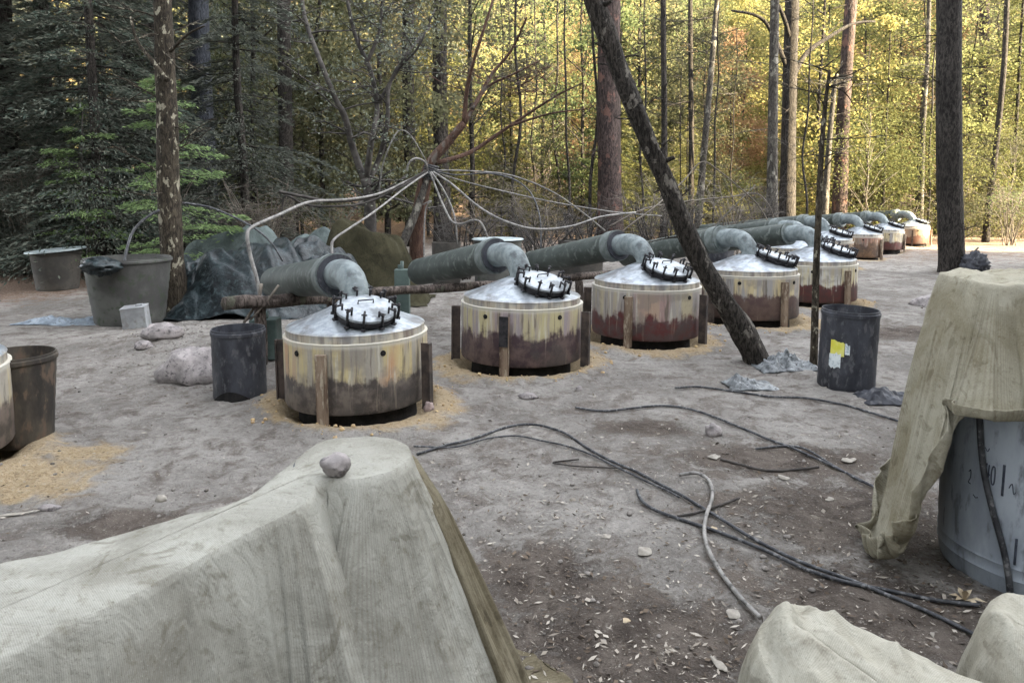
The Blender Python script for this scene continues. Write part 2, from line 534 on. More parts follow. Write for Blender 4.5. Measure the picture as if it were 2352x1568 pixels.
M['black_plastic'] = mottled('black_barrel_plastic', (.012, .013, .018), (.042, .045, .055), 7, (.075, .075, .08), .62, 0, .25, 30, (1, 1, .5), spec=.4)
M['barrel_blue'] = mottled('faded_blue_barrel', (.22, .25, .285), (.34, .375, .41), 5, (.15, .165, .18), .6, 0, .25, 40, (1, 1, .35), spec=.3)
M['hose'] = mottled('black_hose_rubber', (.018, .019, .022), (.06, .062, .066), 12, (.15, .15, .15), .55, 0, .2, 50)
M['hose_grey'] = mottled('dusty_hose_rubber', (.12, .115, .108), (.24, .228, .212), 8, (.06, .056, .052), .6, 0, .2, 50)
M['stone'] = mottled('grey_stone', (.17, .155, .15), (.32, .29, .28), 9, (.11, .10, .10), .9, 0, .7, 26)
M['stone_pink'] = mottled('pinkish_stone', (.22, .17, .155), (.36, .28, .255), 9, (.14, .115, .11), .9, 0, .7, 26)
M['pot_green'] = mottled('grey_green_pot', (.052, .05, .048), (.092, .094, .085), 3, (.045, .055, .038), .7, 0, .2, 30)
M['pot_brown'] = mottled('brown_pot', (.042, .040, .036), (.08, .072, .062), 4, (.05, .045, .04), .75, 0, .2, 30)
M['pot_stain'] = mottled('stained_bucket', (.024, .021, .018), (.075, .063, .048), 5, (.10, .07, .05), .7, 0, .2, 30, (1, 1, .4))
M['tin'] = galv('dull_tin_lid', (.27, .32, .33), (.40, .46, .47), (.2, .2, .2), .5, .4)
M['white_box'] = mottled('dirty_white_plastic', (.20, .205, .21), (.30, .31, .31), 5, (.19, .185, .18), .6, 0, .1, 30)
M['yellow_label'] = mottled('yellow_label_paper', (.55, .52, .06), (.62, .60, .18), 12, rough=.7)
M['white_label'] = mottled('white_label_paper', (.50, .55, .56), (.62, .66, .66), 12, (.3, .36, .4), .7)
M['ink'] = mottled('dark_ink', (.03, .035, .05), (.06, .07, .09), 30, rough=.8)
M['scrap'] = mottled('pale_scrap', (.22, .20, .17), (.36, .335, .29), 12, rough=.85)
M['drywood'] = mottled('dry_wood', (.34, .27, .18), (.48, .40, .28), 14, rough=.85)

# ------------------------------------------------------------------ ground
def build_ground():
    def axis(lo, hi, fine_lo, fine_hi, step, growth=1.13):
        pts = list(np.arange(fine_lo, fine_hi, step))
        s, x = step, fine_hi
        while x < hi:
            pts.append(x); s = min(s * growth, 6); x += s
        pts.append(hi)
        s, x = step, fine_lo
        left = []
        while x > lo:
            s = min(s * growth, 6); x -= s; left.append(max(x, lo))
        return left[::-1] + pts
    xs = axis(-90, 90, -4.2, 4.8, .034, 1.06)
    ys = axis(-60, 130, 1.3, 8.6, .034, 1.05)
    nx, ny = len(xs), len(ys)
    V = np.zeros((ny, nx, 3), dtype=np.float32)
    Z = np.zeros((ny * nx, 4), dtype=np.float32)
    clay_spots = [(*flat(60, 1100).xy, .55, .42), (*flat(190, 1040).xy, .35, .2)]
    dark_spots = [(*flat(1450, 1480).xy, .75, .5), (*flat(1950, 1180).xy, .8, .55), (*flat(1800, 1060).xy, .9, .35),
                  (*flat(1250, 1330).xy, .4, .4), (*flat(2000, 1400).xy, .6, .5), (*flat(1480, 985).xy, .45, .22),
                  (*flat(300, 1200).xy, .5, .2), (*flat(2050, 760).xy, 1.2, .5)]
    for j, y in enumerate(ys):
        for i, x in enumerate(xs):
            z = gz(x, y)
            if 1 < y < 12 and -6 < x < 7:
                q = nz(x * 13, y * 13, 5.0)
                z += .010 * q + .007 * nz(x * 29, y * 29, 8.0) + .020 * max(0, nz(x * 6, y * 6, 2.0)) 
            V[j, i] = (x, y, z)
            c = d = 0.0
            if 2 < y < 24 and -7 < x < 14:
                for (tx, ty, tr) in TANKS:
                    dd = math.hypot(x - tx, y - ty) / tr
                    if dd < 2.2:
                        ang = math.atan2(y - ty, x - tx)
                        wd = .55 + .25 * math.sin(ang * 2 + tx * 3)
                        c = max(c, 1 - sm(1.05, 1.25 + wd, dd))
                for (sx, sy, rx, ry) in clay_spots:
                    c = max(c, .95 * math.exp(-(((x - sx) / rx) ** 2 + ((y - sy) / ry) ** 2)))
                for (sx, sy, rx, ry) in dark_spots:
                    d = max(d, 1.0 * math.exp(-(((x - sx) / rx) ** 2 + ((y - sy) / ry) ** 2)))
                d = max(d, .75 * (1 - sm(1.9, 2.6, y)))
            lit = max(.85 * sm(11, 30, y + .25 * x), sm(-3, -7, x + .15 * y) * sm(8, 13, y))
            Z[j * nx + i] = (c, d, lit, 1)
    idx = np.arange(ny * nx).reshape(ny, nx)
    q = np.stack([idx[:-1, :-1], idx[:-1, 1:], idx[1:, 1:], idx[1:, :-1]], axis=-1).reshape(-1, 4)
    me = np_mesh('ground', V.reshape(-1, 3), q, M['ground'], True)
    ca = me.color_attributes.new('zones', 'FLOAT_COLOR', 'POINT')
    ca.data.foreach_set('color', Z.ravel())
    o = link('ground', me)
    tag(o, kind='structure')
build_ground()

# ------------------------------------------------------------------ hills: a wooded one far behind, an unseen one added on the right for shade
M['hill'] = mottled('wooded_hill', (.05, .06, .02), (.13, .12, .045), .35, (.03, .035, .015), .95, 0, 1.0, 3, bd=.5)
def hill(cx, cyy, ux, uy, half, depth, height, edge=10):
    n, m = 60, 24
    vs, fs = [], []
    px, py = -uy, ux
    for j in range(m + 1):
        b = -1 + 2 * j / m
        for i in range(n + 1):
            a = -1 + 2 * i / n
            x = cx + ux * half * a + px * depth * b
            y = cyy + uy * half * a + py * depth * b
            e = sm(0, 1, (1 - abs(a)) * half / edge)
            hgt = height * e * (math.cos(b * math.pi / 2) ** 1.3) * (1 + .12 * nz(x * .06, y * .06, 1))
            hgt += 1.2 * nz(x * .3, y * .3, 5) * e
            vs.append((x, y, hgt - 1.0))
    for j in range(m):
        for i in range(n):
            a = j * (n + 1) + i
            fs.append((a, a + 1, a + n + 2, a + n + 1))
    mb = MB().add(vs, fs)
    o = mb.build('hill', M['hill'])
    tag(o, kind='structure')
hill(0, 92, 1, 0, 110, 34, 46)
NV = Vector((SUN_TRAVEL.y * -1 * -1, .9)).normalized()
nvec = Vector((-SUN_TRAVEL.y * -1, 0.0))
n2 = Vector((0.43, 0.90)).normalized()
S_EDGE = 27.0
L_H = 46.0
c_mid = -SUN_TRAVEL * L_H + n2 * (S_EDGE - 60)
hill(c_mid.x, c_mid.y, n2.x, n2.y, 60, 18, 42, 7)  # unseen hill added to keep the sun off the clearing

# ------------------------------------------------------------------ trunks
def trunk_tree(name, pts, rad, mat, label, cat='tree', group=None, branches=(), n=14, wob=.10, extra=None):
    """pts in world; base first"""
    root = empty(name, pts[0], label, cat, group)
    lp = [local(root, p) for p in pts]
    MB().tube(lp, rad, n, wob=wob, sub=5, seed=pts[0].x).build('trunk', mat, root)
    if branches:
        mb = MB()
        for (bp, br) in branches:
            if br[0] > .022:
                MB().tube([local(root, p) for p in bp], br, 7, sub=4, wob=.1).build('branch', mat, root)
            else:
                mb.tube([local(root, p) for p in bp], br, 5, sub=3, wob=.1)
        if mb.v: tag(mb.build('twigs', mat, root), kind='stuff')
    return root
def line(uv, Y, dy=0.0):
    n = len(uv)
    out = []
    for i, (u, v) in enumerate(uv):
        out.append(P(u, v, Y + dy * i / max(1, n - 1)))
    return out
def base_line(uv, dy=0.0):
    b = G(*uv[0])
    pts = [b - Vector((0, 0, .15))] + [P(u, v, b.y + dy * (i + 1) / len(uv)) for i, (u, v) in enumerate(uv[1:])]
    return pts
def twigs(pts, k, L, spread=.6, seed=0, r=.012, droop=0.0, lev=2):
    """random dead twigs off a polyline of world points -> list of (points, (r0, r1))"""
    rr = random.Random(seed)
    out = []
    for _ in range(k):
        i = rr.randrange(len(pts) - 1)
        p = pts[i].lerp(pts[i + 1], rr.random())
        a = rr.uniform(0, 2 * math.pi)
        d = Vector((math.cos(a), math.sin(a) * .7, rr.uniform(-.2, .7) - droop)).normalized()
        l = L * rr.uniform(.4, 1.2)
        q, chain = p.copy(), [p.copy()]
        for s in range(4):
            d = (d + Vector((rr.uniform(-1, 1), rr.uniform(-1, 1), rr.uniform(-.7, .6) - droop)) * .35 * spread).normalized()
            q = q + d * (l / 4)
            chain.append(q.copy())
            if lev > 0 and s > 0:
                out += twigs([chain[-2], chain[-1]], 1, l * .5, spread, rr.random(), r * .55, droop, lev - 1)
        out.append((chain, (r, r * .3)))
    return out

# 1 lichen covered trunk on the left
p = base_line([(402, 722), (396, 600), (388, 450), (385, 300), (380, 160), (374, 20), (366, -160), (360, -420)])
trunk_tree('lichen_tree', p, [.22, .15, .14, .135, .125, .115, .10, .09, .07], M['bark_lichen'],
           'lichen-spotted brown trunk standing just right of the grey-green pot', 'tree',
           branches=twigs(p[2:6], 16, .9, .7, 3, .014) + [(line([(383, 185), (350, 140), (315, 95), (300, 40)], 9.4, .3), (.035, .015)), (line([(390, 120), (430, 80), (470, 60)], 9.4, -.2), (.025, .01))])
# 2..7 trunks of the shaded left and middle
SPECS = [
 ('pine_tree', [(480, 600), (474, 430), (464, 210), (456, 20), (450, -200)], .26, .20, 'bark_blue', 'thick bluish shaded trunk right behind the young fir'),
 ('pine_tree', [(292, 575), (290, 440), (286, 250), (292, 60), (296, -180)], .15, .11, 'bark_dark', 'thin dark crooked trunk left of the lichen-spotted trunk'),
 ('pine_tree', [(664, 590), (660, 470), (655, 240), (652, 20), (650, -200)], .19, .15, 'bark_dark', 'straight dark trunk rising behind the grey-blue tarps'),
 ('pine_tree', [(548, 560), (545, 420), (538, 200), (534, -100)], .085, .06, 'bark_grey', 'very thin grey stem between the bluish and the dark shaded trunks'),
 ('pine_tree', [(950, 565), (944, 400), (937, 180), (940, -150)], .21, .17, 'bark_dark', 'dark trunk behind the knot of hoses, left one of two'),
 ('pine_tree', [(1018, 560), (1014, 380), (1010, 180), (1012, -150)], .26, .20, 'bark_dark', 'broad dark trunk behind the knot of hoses, right one of two'),
 ('pine_tree', [(1402, 578), (1400, 400), (1398, 200), (1399, 20), (1400, -250)], .33, .29, 'bark_pine', 'stout straight reddish-brown trunk that the leaning trunk crosses'),
 ('pine_tree', [(1808, 520), (1811, 320), (1816, 120), (1822, -80), (1826, -250)], .22, .19, 'bark_dark', 'dark forking trunk between thin stems above the far pipes'),
 ('pine_tree', [(1776, 525), (1774, 350), (1777, 150), (1782, -120)], .15, .11, 'bark_grey', 'slim pale grey trunk close beside the dark forking trunk'),
 ('pine_tree', [(1928, 500), (1934, 320), (1945, 140), (1958, -40), (1966, -220)], .22, .17, 'bark_pine', 'slightly leaning reddish trunk above the far tanks'),
 ('pine_tree', [(1893, 505), (1903, 350), (1916, 210), (1922, 170)], .10, .05, 'bark_grey', 'short broken grey stem leaning against the reddish trunk'),
 ('pine_tree', [(2188, 626), (2186, 590), (2181, 420), (2179, 220), (2180, 40), (2181, -200)], .25, .215, 'bark_dark', 'tall thick dark trunk standing alone on the right'),
 ('pine_tree', [(2263, 556), (2275, 440), (2292, 300), (2308, 120), (2316, -100)], .10, .07, 'bark_dark', 'thin dark leaning trunk right of the tall thick one'),
 ('pine_tree', [(2252, 490), (2256, 330), (2260, 120), (2262, -100)], .24, .2, 'bark_pine', 'sunlit reddish trunk far behind the right-hand clearing'),
 ('pine_tree', [(1525, 520), (1526, 300), (1524, 100), (1523, -100)], .10, .07, 'bark_dark', 'thin upright stem just right of the leaning trunk top'),
 ('pine_tree', [(1588, 520), (1588, 300), (1586, 100), (1585, -100)], .09, .065, 'bark_dark', 'thin upright stem, middle one of the three behind the leaning trunk'),
 ('pine_tree', [(1600, 520), (1616, 360), (1634, 160), (1652, -60)], .11, .075, 'bark_grey', 'thin stem tilting right, farthest right of the three behind the leaning trunk'),
 ('pine_tree', [(2115, 500), (2120, 300), (2131, 120), (2136, -100)], .09, .06, 'bark_grey', 'thin pale stem close left of the tall thick trunk'),
 ('pine_tree', [(118, 600), (112, 380), (100, 150), (92, -100)], .18, .14, 'bark_dark', 'dark trunk deep in shade above the pot with the tin lid'),
 ('pine_tree', [(30, 610), (24, 380), (12, 150), (2, -100)], .2, .16, 'bark_dark', 'dark trunk deep in shade at the far left edge'),
]
for k, (nm, uv, r0, r1, mt, lab) in enumerate(SPECS):
    if uv[0][1] < 530:                                     # base hidden behind pipes: take depth from size of the wood
        Y = {1808: 22, 1776: 20, 1928: 24, 1893: 22.5, 2252: 36, 1525: 21, 1588: 23, 1600: 22, 2115: 26}[uv[0][0]]
        b = P(uv[0][0], uv[0][1], Y); b.z = gz(b.x, b.y) - .1
        p = [b] + [P(u, v, Y) for (u, v) in uv[1:]]
    else:
        p = base_line(uv)
    if r0 < .12: wob = .08
    else: wob = .06
    rads = [r0 * 1.25] + [r0 + (r1 - r0) * (i / (len(p) - 1)) for i in range(1, len(p))]
    br = twigs(p[1:], 22 if r0 < .2 else 14, 1.3 if r0 < .2 else 1.0, .8, k + 20, .014, .05)
    if uv[0][0] == 1808:
        Y = 22
        br += [(line([(1816, 190), (1850, 125), (1905, 85), (1960, 55), (2010, 50)], Y, .8), (.09, .03)),
               (line([(1812, 170), (1780, 90), (1745, 40), (1680, 25)], Y, -.8), (.08, .03)),
               (line([(1818, 110), (1800, 40), (1760, -40)], Y, -.6), (.08, .04))]
    trunk_tree(nm, p, rads, M[mt], lab, 'tree', branches=br, wob=wob)

# leaning trunk in front
p = base_line([(1752, 832), (1722, 790), (1682, 722), (1640, 655), (1590, 560), (1532, 425), (1478, 300), (1430, 175), (1385, 60), (1352, -40), (1330, -160), (1310, -300)], -.2)
trunk_tree('leaning_tree', p, [.16, .12, .102, .097, .094, .092, .09, .088, .087, .085, .082, .08, .07], M['bark_lean'],
           'leaning dark trunk crossing in front of the tanks, rooted by the black drum', 'tree', branches=twigs(p[4:9], 14, .35, .8, 71, .012, 0, 1) + [([p[k].lerp(p[k + 1], .4), p[k].lerp(p[k + 1], .4) + Vector((dx, -.08, .05))], (.034, .016)) for k, dx in ((3, -.13), (5, .14), (6, -.12), (8, .12))], wob=.30)
# thin sapling by the black drum
p = base_line([(1868, 846), (1871, 760), (1874, 640), (1881, 470), (1888, 330), (1898, 220), (1906, 160)])
trunk_tree('sapling', p, [.042, .034, .032, .029, .024, .018, .012, .006], M['bark_lichen'],
           'thin straight sapling rising right beside the black drum with the label', 'sapling', branches=twigs(p[3:], 14, .5, .8, 72, .008, 0, 1), n=8)

# red-barked tree carrying the hoses
Yn = 11.5
root_pts = [P(955, 640, Yn)]
root_pts[0].z = gz(root_pts[0].x, Yn) - .1
p = root_pts + [P(u, v, Yn) for (u, v) in [(958, 560), (965, 480), (978, 410), (990, 372), (1030, 325), (1066, 282)]]
rt = trunk_tree('madrone_tree', p, [.13, .12, .115, .10, .08, .07, .06, .05], M['bark_red'],
           'red-barked bent tree with all the hoses tied to its crook', 'tree',
           branches=[([P(1066, 282, Yn), P(1100, 225, Yn + .2), P(1130, 170, Yn + .3), P(1175, 115, Yn + .3), P(1210, 40, Yn)], (.045, .015)),
                     ([P(1066, 282, Yn), P(1072, 210, Yn), P(1088, 140, Yn - .2), P(1120, 40, Yn - .3), P(1150, -60, Yn)], (.04, .015)),
                     ([P(1085, 250, Yn), P(1120, 200, Yn + .3), P(1180, 170, Yn), P(1240, 140, Yn)], (.03, .01)),
                     ([P(1000, 375, Yn), P(1080, 350, Yn + .4), P(1170, 290, Yn + .6), P(1270, 225, Yn + .4), P(1340, 190, Yn)], (.045, .01)),
                     ([P(1170, 290, Yn + .6), P(1260, 262, Yn + .3), P(1350, 250, Yn)], (.025, .008))] + twigs([P(1072, 210, Yn), P(1130, 170, Yn), P(1270, 225, Yn), P(1200, 60, Yn)], 26, .7, .9, 90, .010, 0, 2))
# grey prop pole leaning on it
pp = [P(888, 652, 10.6), P(925, 560, 11.0), P(958, 480, 11.25), P(984, 402, 11.42)]
root = empty('prop_pole', pp[0], 'weathered grey pole propped up against the bent red tree', 'pole')
mbp = MB().tube([local(root, q) for q in pp], [.085, .075, .06, .045], 10, wob=.15, sub=3)
pole = mbp.build('pole', M['bark_grey'], root)
tag_pole = pole
pp[0].z = gz(pp[0].x, pp[0].y)

# ------------------------------------------------------------------ crown prototypes
def crown_broad(h, rad, n, leaf, seed, zlo=.12, K=70, sig=.26):
    r = np.random.default_rng(seed)
    t = r.uniform(zlo, 1.0, K)
    a = r.uniform(0, 2 * np.pi, K)
    prof = np.sin(np.clip((t - zlo) / (1 - zlo), 0, 1) * np.pi * .92 + .22) ** .7
    rr = rad * prof * np.sqrt(r.uniform(.03, 1, K))
    c = np.stack([rr * np.cos(a), rr * np.sin(a), t * h], 1)
    w = r.uniform(.3, 1.6, K); w /= w.sum()
    k = r.choice(K, n, p=w)
    s = np.array([1, 1, .55]) * sig * r.uniform(.5, 1.5, K)[k][:, None] * rad
    pts = c[k] + r.normal(size=(n, 3)) * s
    pts[:, 2] = np.clip(pts[:, 2], .05 * h, None)
    return leaf_arrays(pts, unit(n, .2), leaf, leaf * .62), c
def crown_conifer(h, rad, n, leaf, seed, zlo=.06, step=.24, per=7, droop=.35, width=.34, flat=.75, power=1.0, wfac=.35):
    r = np.random.default_rng(seed)
    P_, A_ = [], []
    br = []
    z = zlo * h
    nb = 0
    while z < h * .98:
        L0 = rad * (1 - z / h) ** power + .12
        for k in range(per):
            br.append((z + r.uniform(-.14, .14), r.uniform(0, 2 * np.pi), L0 * r.uniform(.35, 1.15)))
        z += step * r.uniform(.75, 1.25)
    tot = sum(b[2] for b in br)
    for (z, a, L) in br:
        m = max(3, int(n * L / tot))
        t = np.sqrt(r.uniform(.02, 1, m))
        lat = r.normal(size=m) * width * L * (.15 + .5 * np.sin(t * np.pi * .85))
        x = t * L * np.cos(a) - lat * np.sin(a)
        y = t * L * np.sin(a) + lat * np.cos(a)
        zz = z + .12 * t * L - droop * (t ** 2) * L - np.abs(lat) * .2 + r.normal(size=m) * .018
        P_.append(np.stack([x, y, zz], 1))
        d = np.stack([np.cos(a + lat / (L + .01) * 2), np.sin(a + lat / (L + .01) * 2), np.full(m, -.15)], 1)
        d += r.normal(size=(m, 3)) * .28
        A_.append(d / np.linalg.norm(d, axis=1, keepdims=True))
    c, a = np.concatenate(P_), np.concatenate(A_)
    return leaf_arrays(c, a, leaf, leaf * wfac, flat), br
def skeleton(h, r0, centers=None, conif=None, seed=0, lean=.25, nb=26):
    rr = random.Random(seed)
    mb = MB()
    pts = [Vector((0, 0, -.15))]
    for i in range(1, 7):
        pts.append(Vector((lean * nz(seed, i * .6), lean * nz(seed + 9, i * .6), h * .97 * i / 6)))
    mb.tube(pts, (r0, r0 * .25), 7, sub=2)
    if centers is not None:
        for c in centers[:nb]:
            b = Vector(c); b0 = Vector((pts[3].x, pts[3].y, max(.1 * h, c[2] - .5 * math.hypot(c[0], c[1]) - .3)))
            mid = b0.lerp(b, .5) + Vector((0, 0, .1))
            mb.tube([b0, mid, b], (r0 * .32, r0 * .08), 4, cap=False)
    if conif is not None:
        for (z, a, L) in conif[::2]:
            mb.tube([Vector((0, 0, z)), Vector((math.cos(a) * L * .8, math.sin(a) * L * .8, z - .08 * L))], (r0 * .16, r0 * .04), 4, cap=False)
    return mb
def tree_proto(name, crown, skel, leafm, barkm, cname='crown'):
    v, q = crown
    cm = np_mesh(cname, v, q, leafm)
    tm = skel.mesh('trunk', barkm)
    return (name, cm, tm)
def place(proto, x, y, s, rz, label, cat='tree', group=None, leafm=None, zs=1.0):
    name, cm, tm = proto
    root = empty(name, (x, y, gz(x, y) - .05), label, cat, group, rz)
    root.scale = (s, s, s * zs)
    a = link('trunk', tm, root); c = link('crown', cm, root)
    if leafm:
        c.material_slots[0].link = 'OBJECT'; c.material_slots[0].material = leafm
    return root

PB = []
for k in range(4):
    (vq, cs) = crown_broad(9 + k, 1.7 + .2 * k, 11000, .115, 40 + k, .08, 120, .15)
    PB.append(tree_proto('young_tree', vq, skeleton(9 + k, .075, cs, seed=k * 3), M['leaf_gold'], M['bark_dark']))
PC = []
for k in range(3):
    (vq, br) = crown_conifer(11 + 2 * k, 2.4 + .3 * k, 30000, .14, 60 + k, .04, .36, 8, .38, .22, .6, 1.0, .22)
    PC.append(tree_proto('conifer_tree', vq, skeleton(11 + 2 * k, .12, conif=br, seed=k * 5, lean=.1), M['needle_dark'], M['bark_dark']))
PS = []
for k in range(3):
    (vq, cs) = crown_broad(2.4 + .6 * k, 1.2 + .2 * k, 6000, .06, 80 + k, .05, 60, .2)
    PS.append(tree_proto('bush', vq, skeleton(2.4 + .6 * k, .03, cs, seed=k * 7, nb=40), M['leaf_green'], M['twig']))
(vq, br) = crown_conifer(30, 5.2, 16000, .55, 99, .32, .9, 8, .3, .3, .4)
PT = tree_proto('shade_pine', vq, skeleton(30, .4, conif=br, seed=4, lean=.3), M['needle_dark'], M['bark_pine'])

def scatter(n, u0, u1, y0, y1, seed, mind=1.6, taken=None):
    rr = random.Random(seed)
    out = [] if taken is None else taken
    res = []
    tries = 0
    while len(res) < n and tries < 4000:
        tries += 1
        y = math.sqrt(rr.uniform(y0 * y0, y1 * y1))
        x = (rr.uniform(u0, u1) - 1176) / FPX * y
        if all((x - a) ** 2 + (y - b) ** 2 > mind * mind for a, b in out):
            out.append((x, y)); res.append((x, y))
    return res
TK = []
rr = random.Random(5)
# sunlit thicket behind, centre and right
for k, (x, y) in enumerate(scatter(64, 960, 2650, 26, 48, 1, 1.7, TK)):
    place(PB[k % 4], x, y, rr.uniform(.75, 1.35), rr.uniform(0, 6.3), 'slender sunlit young tree with yellow-green leaves in the thicket behind the tanks', 'tree',
          'sunlit young trees behind the tanks', M['leaf_gold2'] if rr.random() < .13 else (M['leaf_green'] if rr.random() < .2 else None))
for k, (x, y) in enumerate(scatter(14, 1050, 2500, 24, 34, 2, 1.8, TK)):
    place(PC[k % 3], x, y, rr.uniform(.35, .75), rr.uniform(0, 6.3), 'olive-green conifer with layered boughs among the sunlit young trees', 'tree',
          'olive conifers among the sunlit trees', M['needle_olive'])
for k, (x, y) in enumerate(scatter(30, 1080, 2560, 23.5, 32, 3, 1.1, TK)):
    place(PS[k % 3], x, y, rr.uniform(.7, 1.3), rr.uniform(0, 6.3), 'low leafy bush at the foot of the sunlit thicket', 'bush',
          'bushes at the foot of the thicket', [M['leaf_gold'], M['leaf_green'], M['needle_olive']][k % 3])
PV = []
for k in range(3):
    r_ = random.Random(900 + k)
    pts = [Vector((0, 0, -.1))] + [Vector((.25 * nz(k * 5.1, i * .7), .25 * nz(k * 5.1 + 50, i * .7), 1.6 * i)) for i in range(1, 7)]
    mb = MB().tube(pts, (.045, .018), 6, sub=3)
    tm = mb.mesh('stem', M['bark_dark'])
    mb = MB()
    for (c, r) in twigs(pts[1:], 22, 1.0, .7, 910 + k, .010, -.15, 1): mb.tube(c, r, 3, cap=False)
    PV.append((tm, mb.mesh('twigs', M['twig_dark'])))
for k, (x, y) in enumerate(scatter(34, 1000, 2300, 20, 30, 13, .9, None)):
    if (x - 12.5) ** 2 + (y - 20) ** 2 < 16 or (x > 9 and y < 24): continue
    root = empty('thin_stem', (x, y, gz(x, y)), 'thin bare upright stem in front of the sunlit thicket', 'sapling', 'thin bare stems before the thicket', rr.uniform(0, 6.3))
    s_ = rr.uniform(.6, 1.2); root.scale = (s_, s_, s_)
    link('stem', PV[k % 3][0], root)
    tag(link('twigs', PV[k % 3][1], root), kind='stuff')
# dim middle
for k, (x, y) in enumerate(scatter(26, 480, 1130, 18, 38, 4, 1.5, TK)):
    place(PB[k % 4], x, y, rr.uniform(.8, 1.3), rr.uniform(0, 6.3), 'shaded grey-green young tree behind the hoses and tarps', 'tree',
          'shaded young trees behind the hoses', M['leaf_green'] if k % 3 else M['leaf_sage'])
# dark conifers on the left
for k, (x, y) in enumerate(scatter(20, -420, 560, 13.5, 24, 6, 1.7, TK)):
    place(PC[k % 3], x, y, rr.uniform(.7, 1.15), rr.uniform(0, 6.3), 'dark shaded conifer in the wood on the left', 'tree',
          'dark conifers on the left')
for k, (x, y) in enumerate(scatter(18, -500, 700, 24, 40, 8, 2.2, TK)):
    place(PC[k % 3], x, y, rr.uniform(1.0, 1.5), rr.uniform(0, 6.3), 'dark tall conifer deep in the wood on the left', 'tree',
          'tall dark conifers deep in the wood')
for k, (x, y) in enumerate(scatter(12, -300, 420, 13.8, 17, 9, 1.0, TK)):
    place(PS[k % 3], x, y, rr.uniform(.6, 1.1), rr.uniform(0, 6.3), 'dark low bush under the conifers on the left', 'bush',
          'dark bushes under the left conifers', M['needle_dark'])
# unseen tall pines added so their crowns darken the left side
for (x, y) in [(-8.5, 9.2), (-9, 6), (-12, 13.5), (-13, 9)]:
    place(PT, x, y, rr.uniform(.8, 1.05), rr.uniform(0, 6.3), 'unseen tall pine added left of the clearing to darken that side', 'tree', 'unseen shading pines left of the clearing')
# unseen conifers added round the rest of the clearing to block the low sky
RING = [(-9, 1), (-8, -4), (-5, -8), (-1, -10), (3, -9), (7, -7), (9.5, -3), (11, 1), (12.5, 5), (14.5, 8.5), (17, 11.5), (-13, 3), (-12, -3), (-9, -9), (-4, -13), (1, -14), (6, -13), (11, -9), (14, -3), (16, 3), (18.5, 7.5), (-11.5, 6), (20, 12.5)]
for k, (x, y) in enumerate(RING):
    place(PC[k % 3], x + rr.uniform(-.5, .5), y + rr.uniform(-.5, .5), rr.uniform(1.35, 1.8), rr.uniform(0, 6.3), 'unseen tall conifer added on the near side to block the low sky', 'tree', 'unseen conifers blocking the low sky')
# unseen trees added on the right to break up the sun on the thicket
for k in range(9):
    s_ = 29 + k * 4.4 + rr.uniform(-1, 1)
    q = -SUN_TRAVEL * rr.uniform(24, 34) + n2 * s_
    place(PC[k % 3], q.x, q.y, rr.uniform(.85, 1.35), rr.uniform(0, 6.3), 'unseen conifer added on the right to dapple the sunlit thicket', 'tree', 'unseen conifers added to dapple the thicket')
# far wood on the hill
def far_wood():
    n = 26000
    x = rng.uniform(-75, 75, n); y = rng.uniform(48, 74, n)
    z = np.zeros(n)
    top = rng.uniform(0, 1, n) ** .8
    b = (y - 92) / 34
    z = 46 * np.cos(np.clip(b, -1, 1) * np.pi / 2) ** 1.3 + 3 + top * 7
    clump = np.array([noise.noise(Vector((a * .22, bb * .22, c * .22))) for a, bb, c in zip(x, y, z)])
    keep = clump > -.15
    c = np.stack([x, y, z], 1)[keep]
    v, q = leaf_arrays(c, unit(len(c), .3), .7, .5)
    o = link('far_wood', np_mesh('far_wood', v, q, M['leaf_gold2']))
    tag(o, 'distant sunlit wood rising behind the thicket', 'wood', kind='stuff')
far_wood()

# young fir with fresh green tiers on the left
def young_fir(u, v_base, v_top, Y, rad, label, seed, zlo):
    b = P(u, v_base, Y); b.z = gz(b.x, b.y)
    h = P(u, v_top, Y).z - b.z
    (vq, br) = crown_conifer(h, rad, 6500, .075, seed, zlo, .40, 7, .14, .26, .92, .6, .35)
    pr = tree_proto('young_fir', vq, skeleton(h, .04, conif=br, seed=seed, lean=.05), M['needle_fresh'], M['twig_dark'])
    root = empty('young_fir', b, label, 'fir')
    link('trunk', pr[2], root); link('crown', pr[1], root)
young_fir(402, 640, 130, 10.6, 1.15, 'young fir with fresh green tiers behind the lichen-spotted trunk', 5, .18)
young_fir(205, 630, 235, 13.3, 1.25, 'smaller young fir with green tiers above the two pots', 15, .12)

# bare branching tree in the middle, behind the hoses
def limb_tree(name, base, limbs, mat, label, cat, tw, seed, leafm=None):
    root = empty(name, base, label, cat)
    mb = MB(); tl = []
    for i, (pts, r) in enumerate(limbs):
        lp = [local(root, q) for q in pts]
        if i == 0:
            MB().tube(lp, r, 9, wob=.15, sub=4).build('trunk', mat, root)
        else:
            MB().tube(lp, r, 7, wob=.12, sub=4).build('branch', mat, root)
        tl += twigs(pts[1:], tw, 1.1, .9, seed + i, r[0] * .28, 0, 2)
    for (c, r) in tl:
        mb.tube([local(root, q) for q in c], r, 4, cap=False)
    tag(mb.build('twigs', mat, root), kind='stuff')
    if leafm:
        tips = np.array([list(local(root, c[-1])) for (c, r) in tl])
        k = rng.choice(len(tips), 2600)
        pts = tips[k] + rng.normal(size=(2600, 3)) * .12
        v, q = leaf_arrays(pts, unit(2600, .2), .055, .035)
        link('crown', np_mesh('crown', v, q, leafm), root)
Yb = 13.0
b = P(845, 560, Yb); b.z = gz(b.x, b.y) - .1
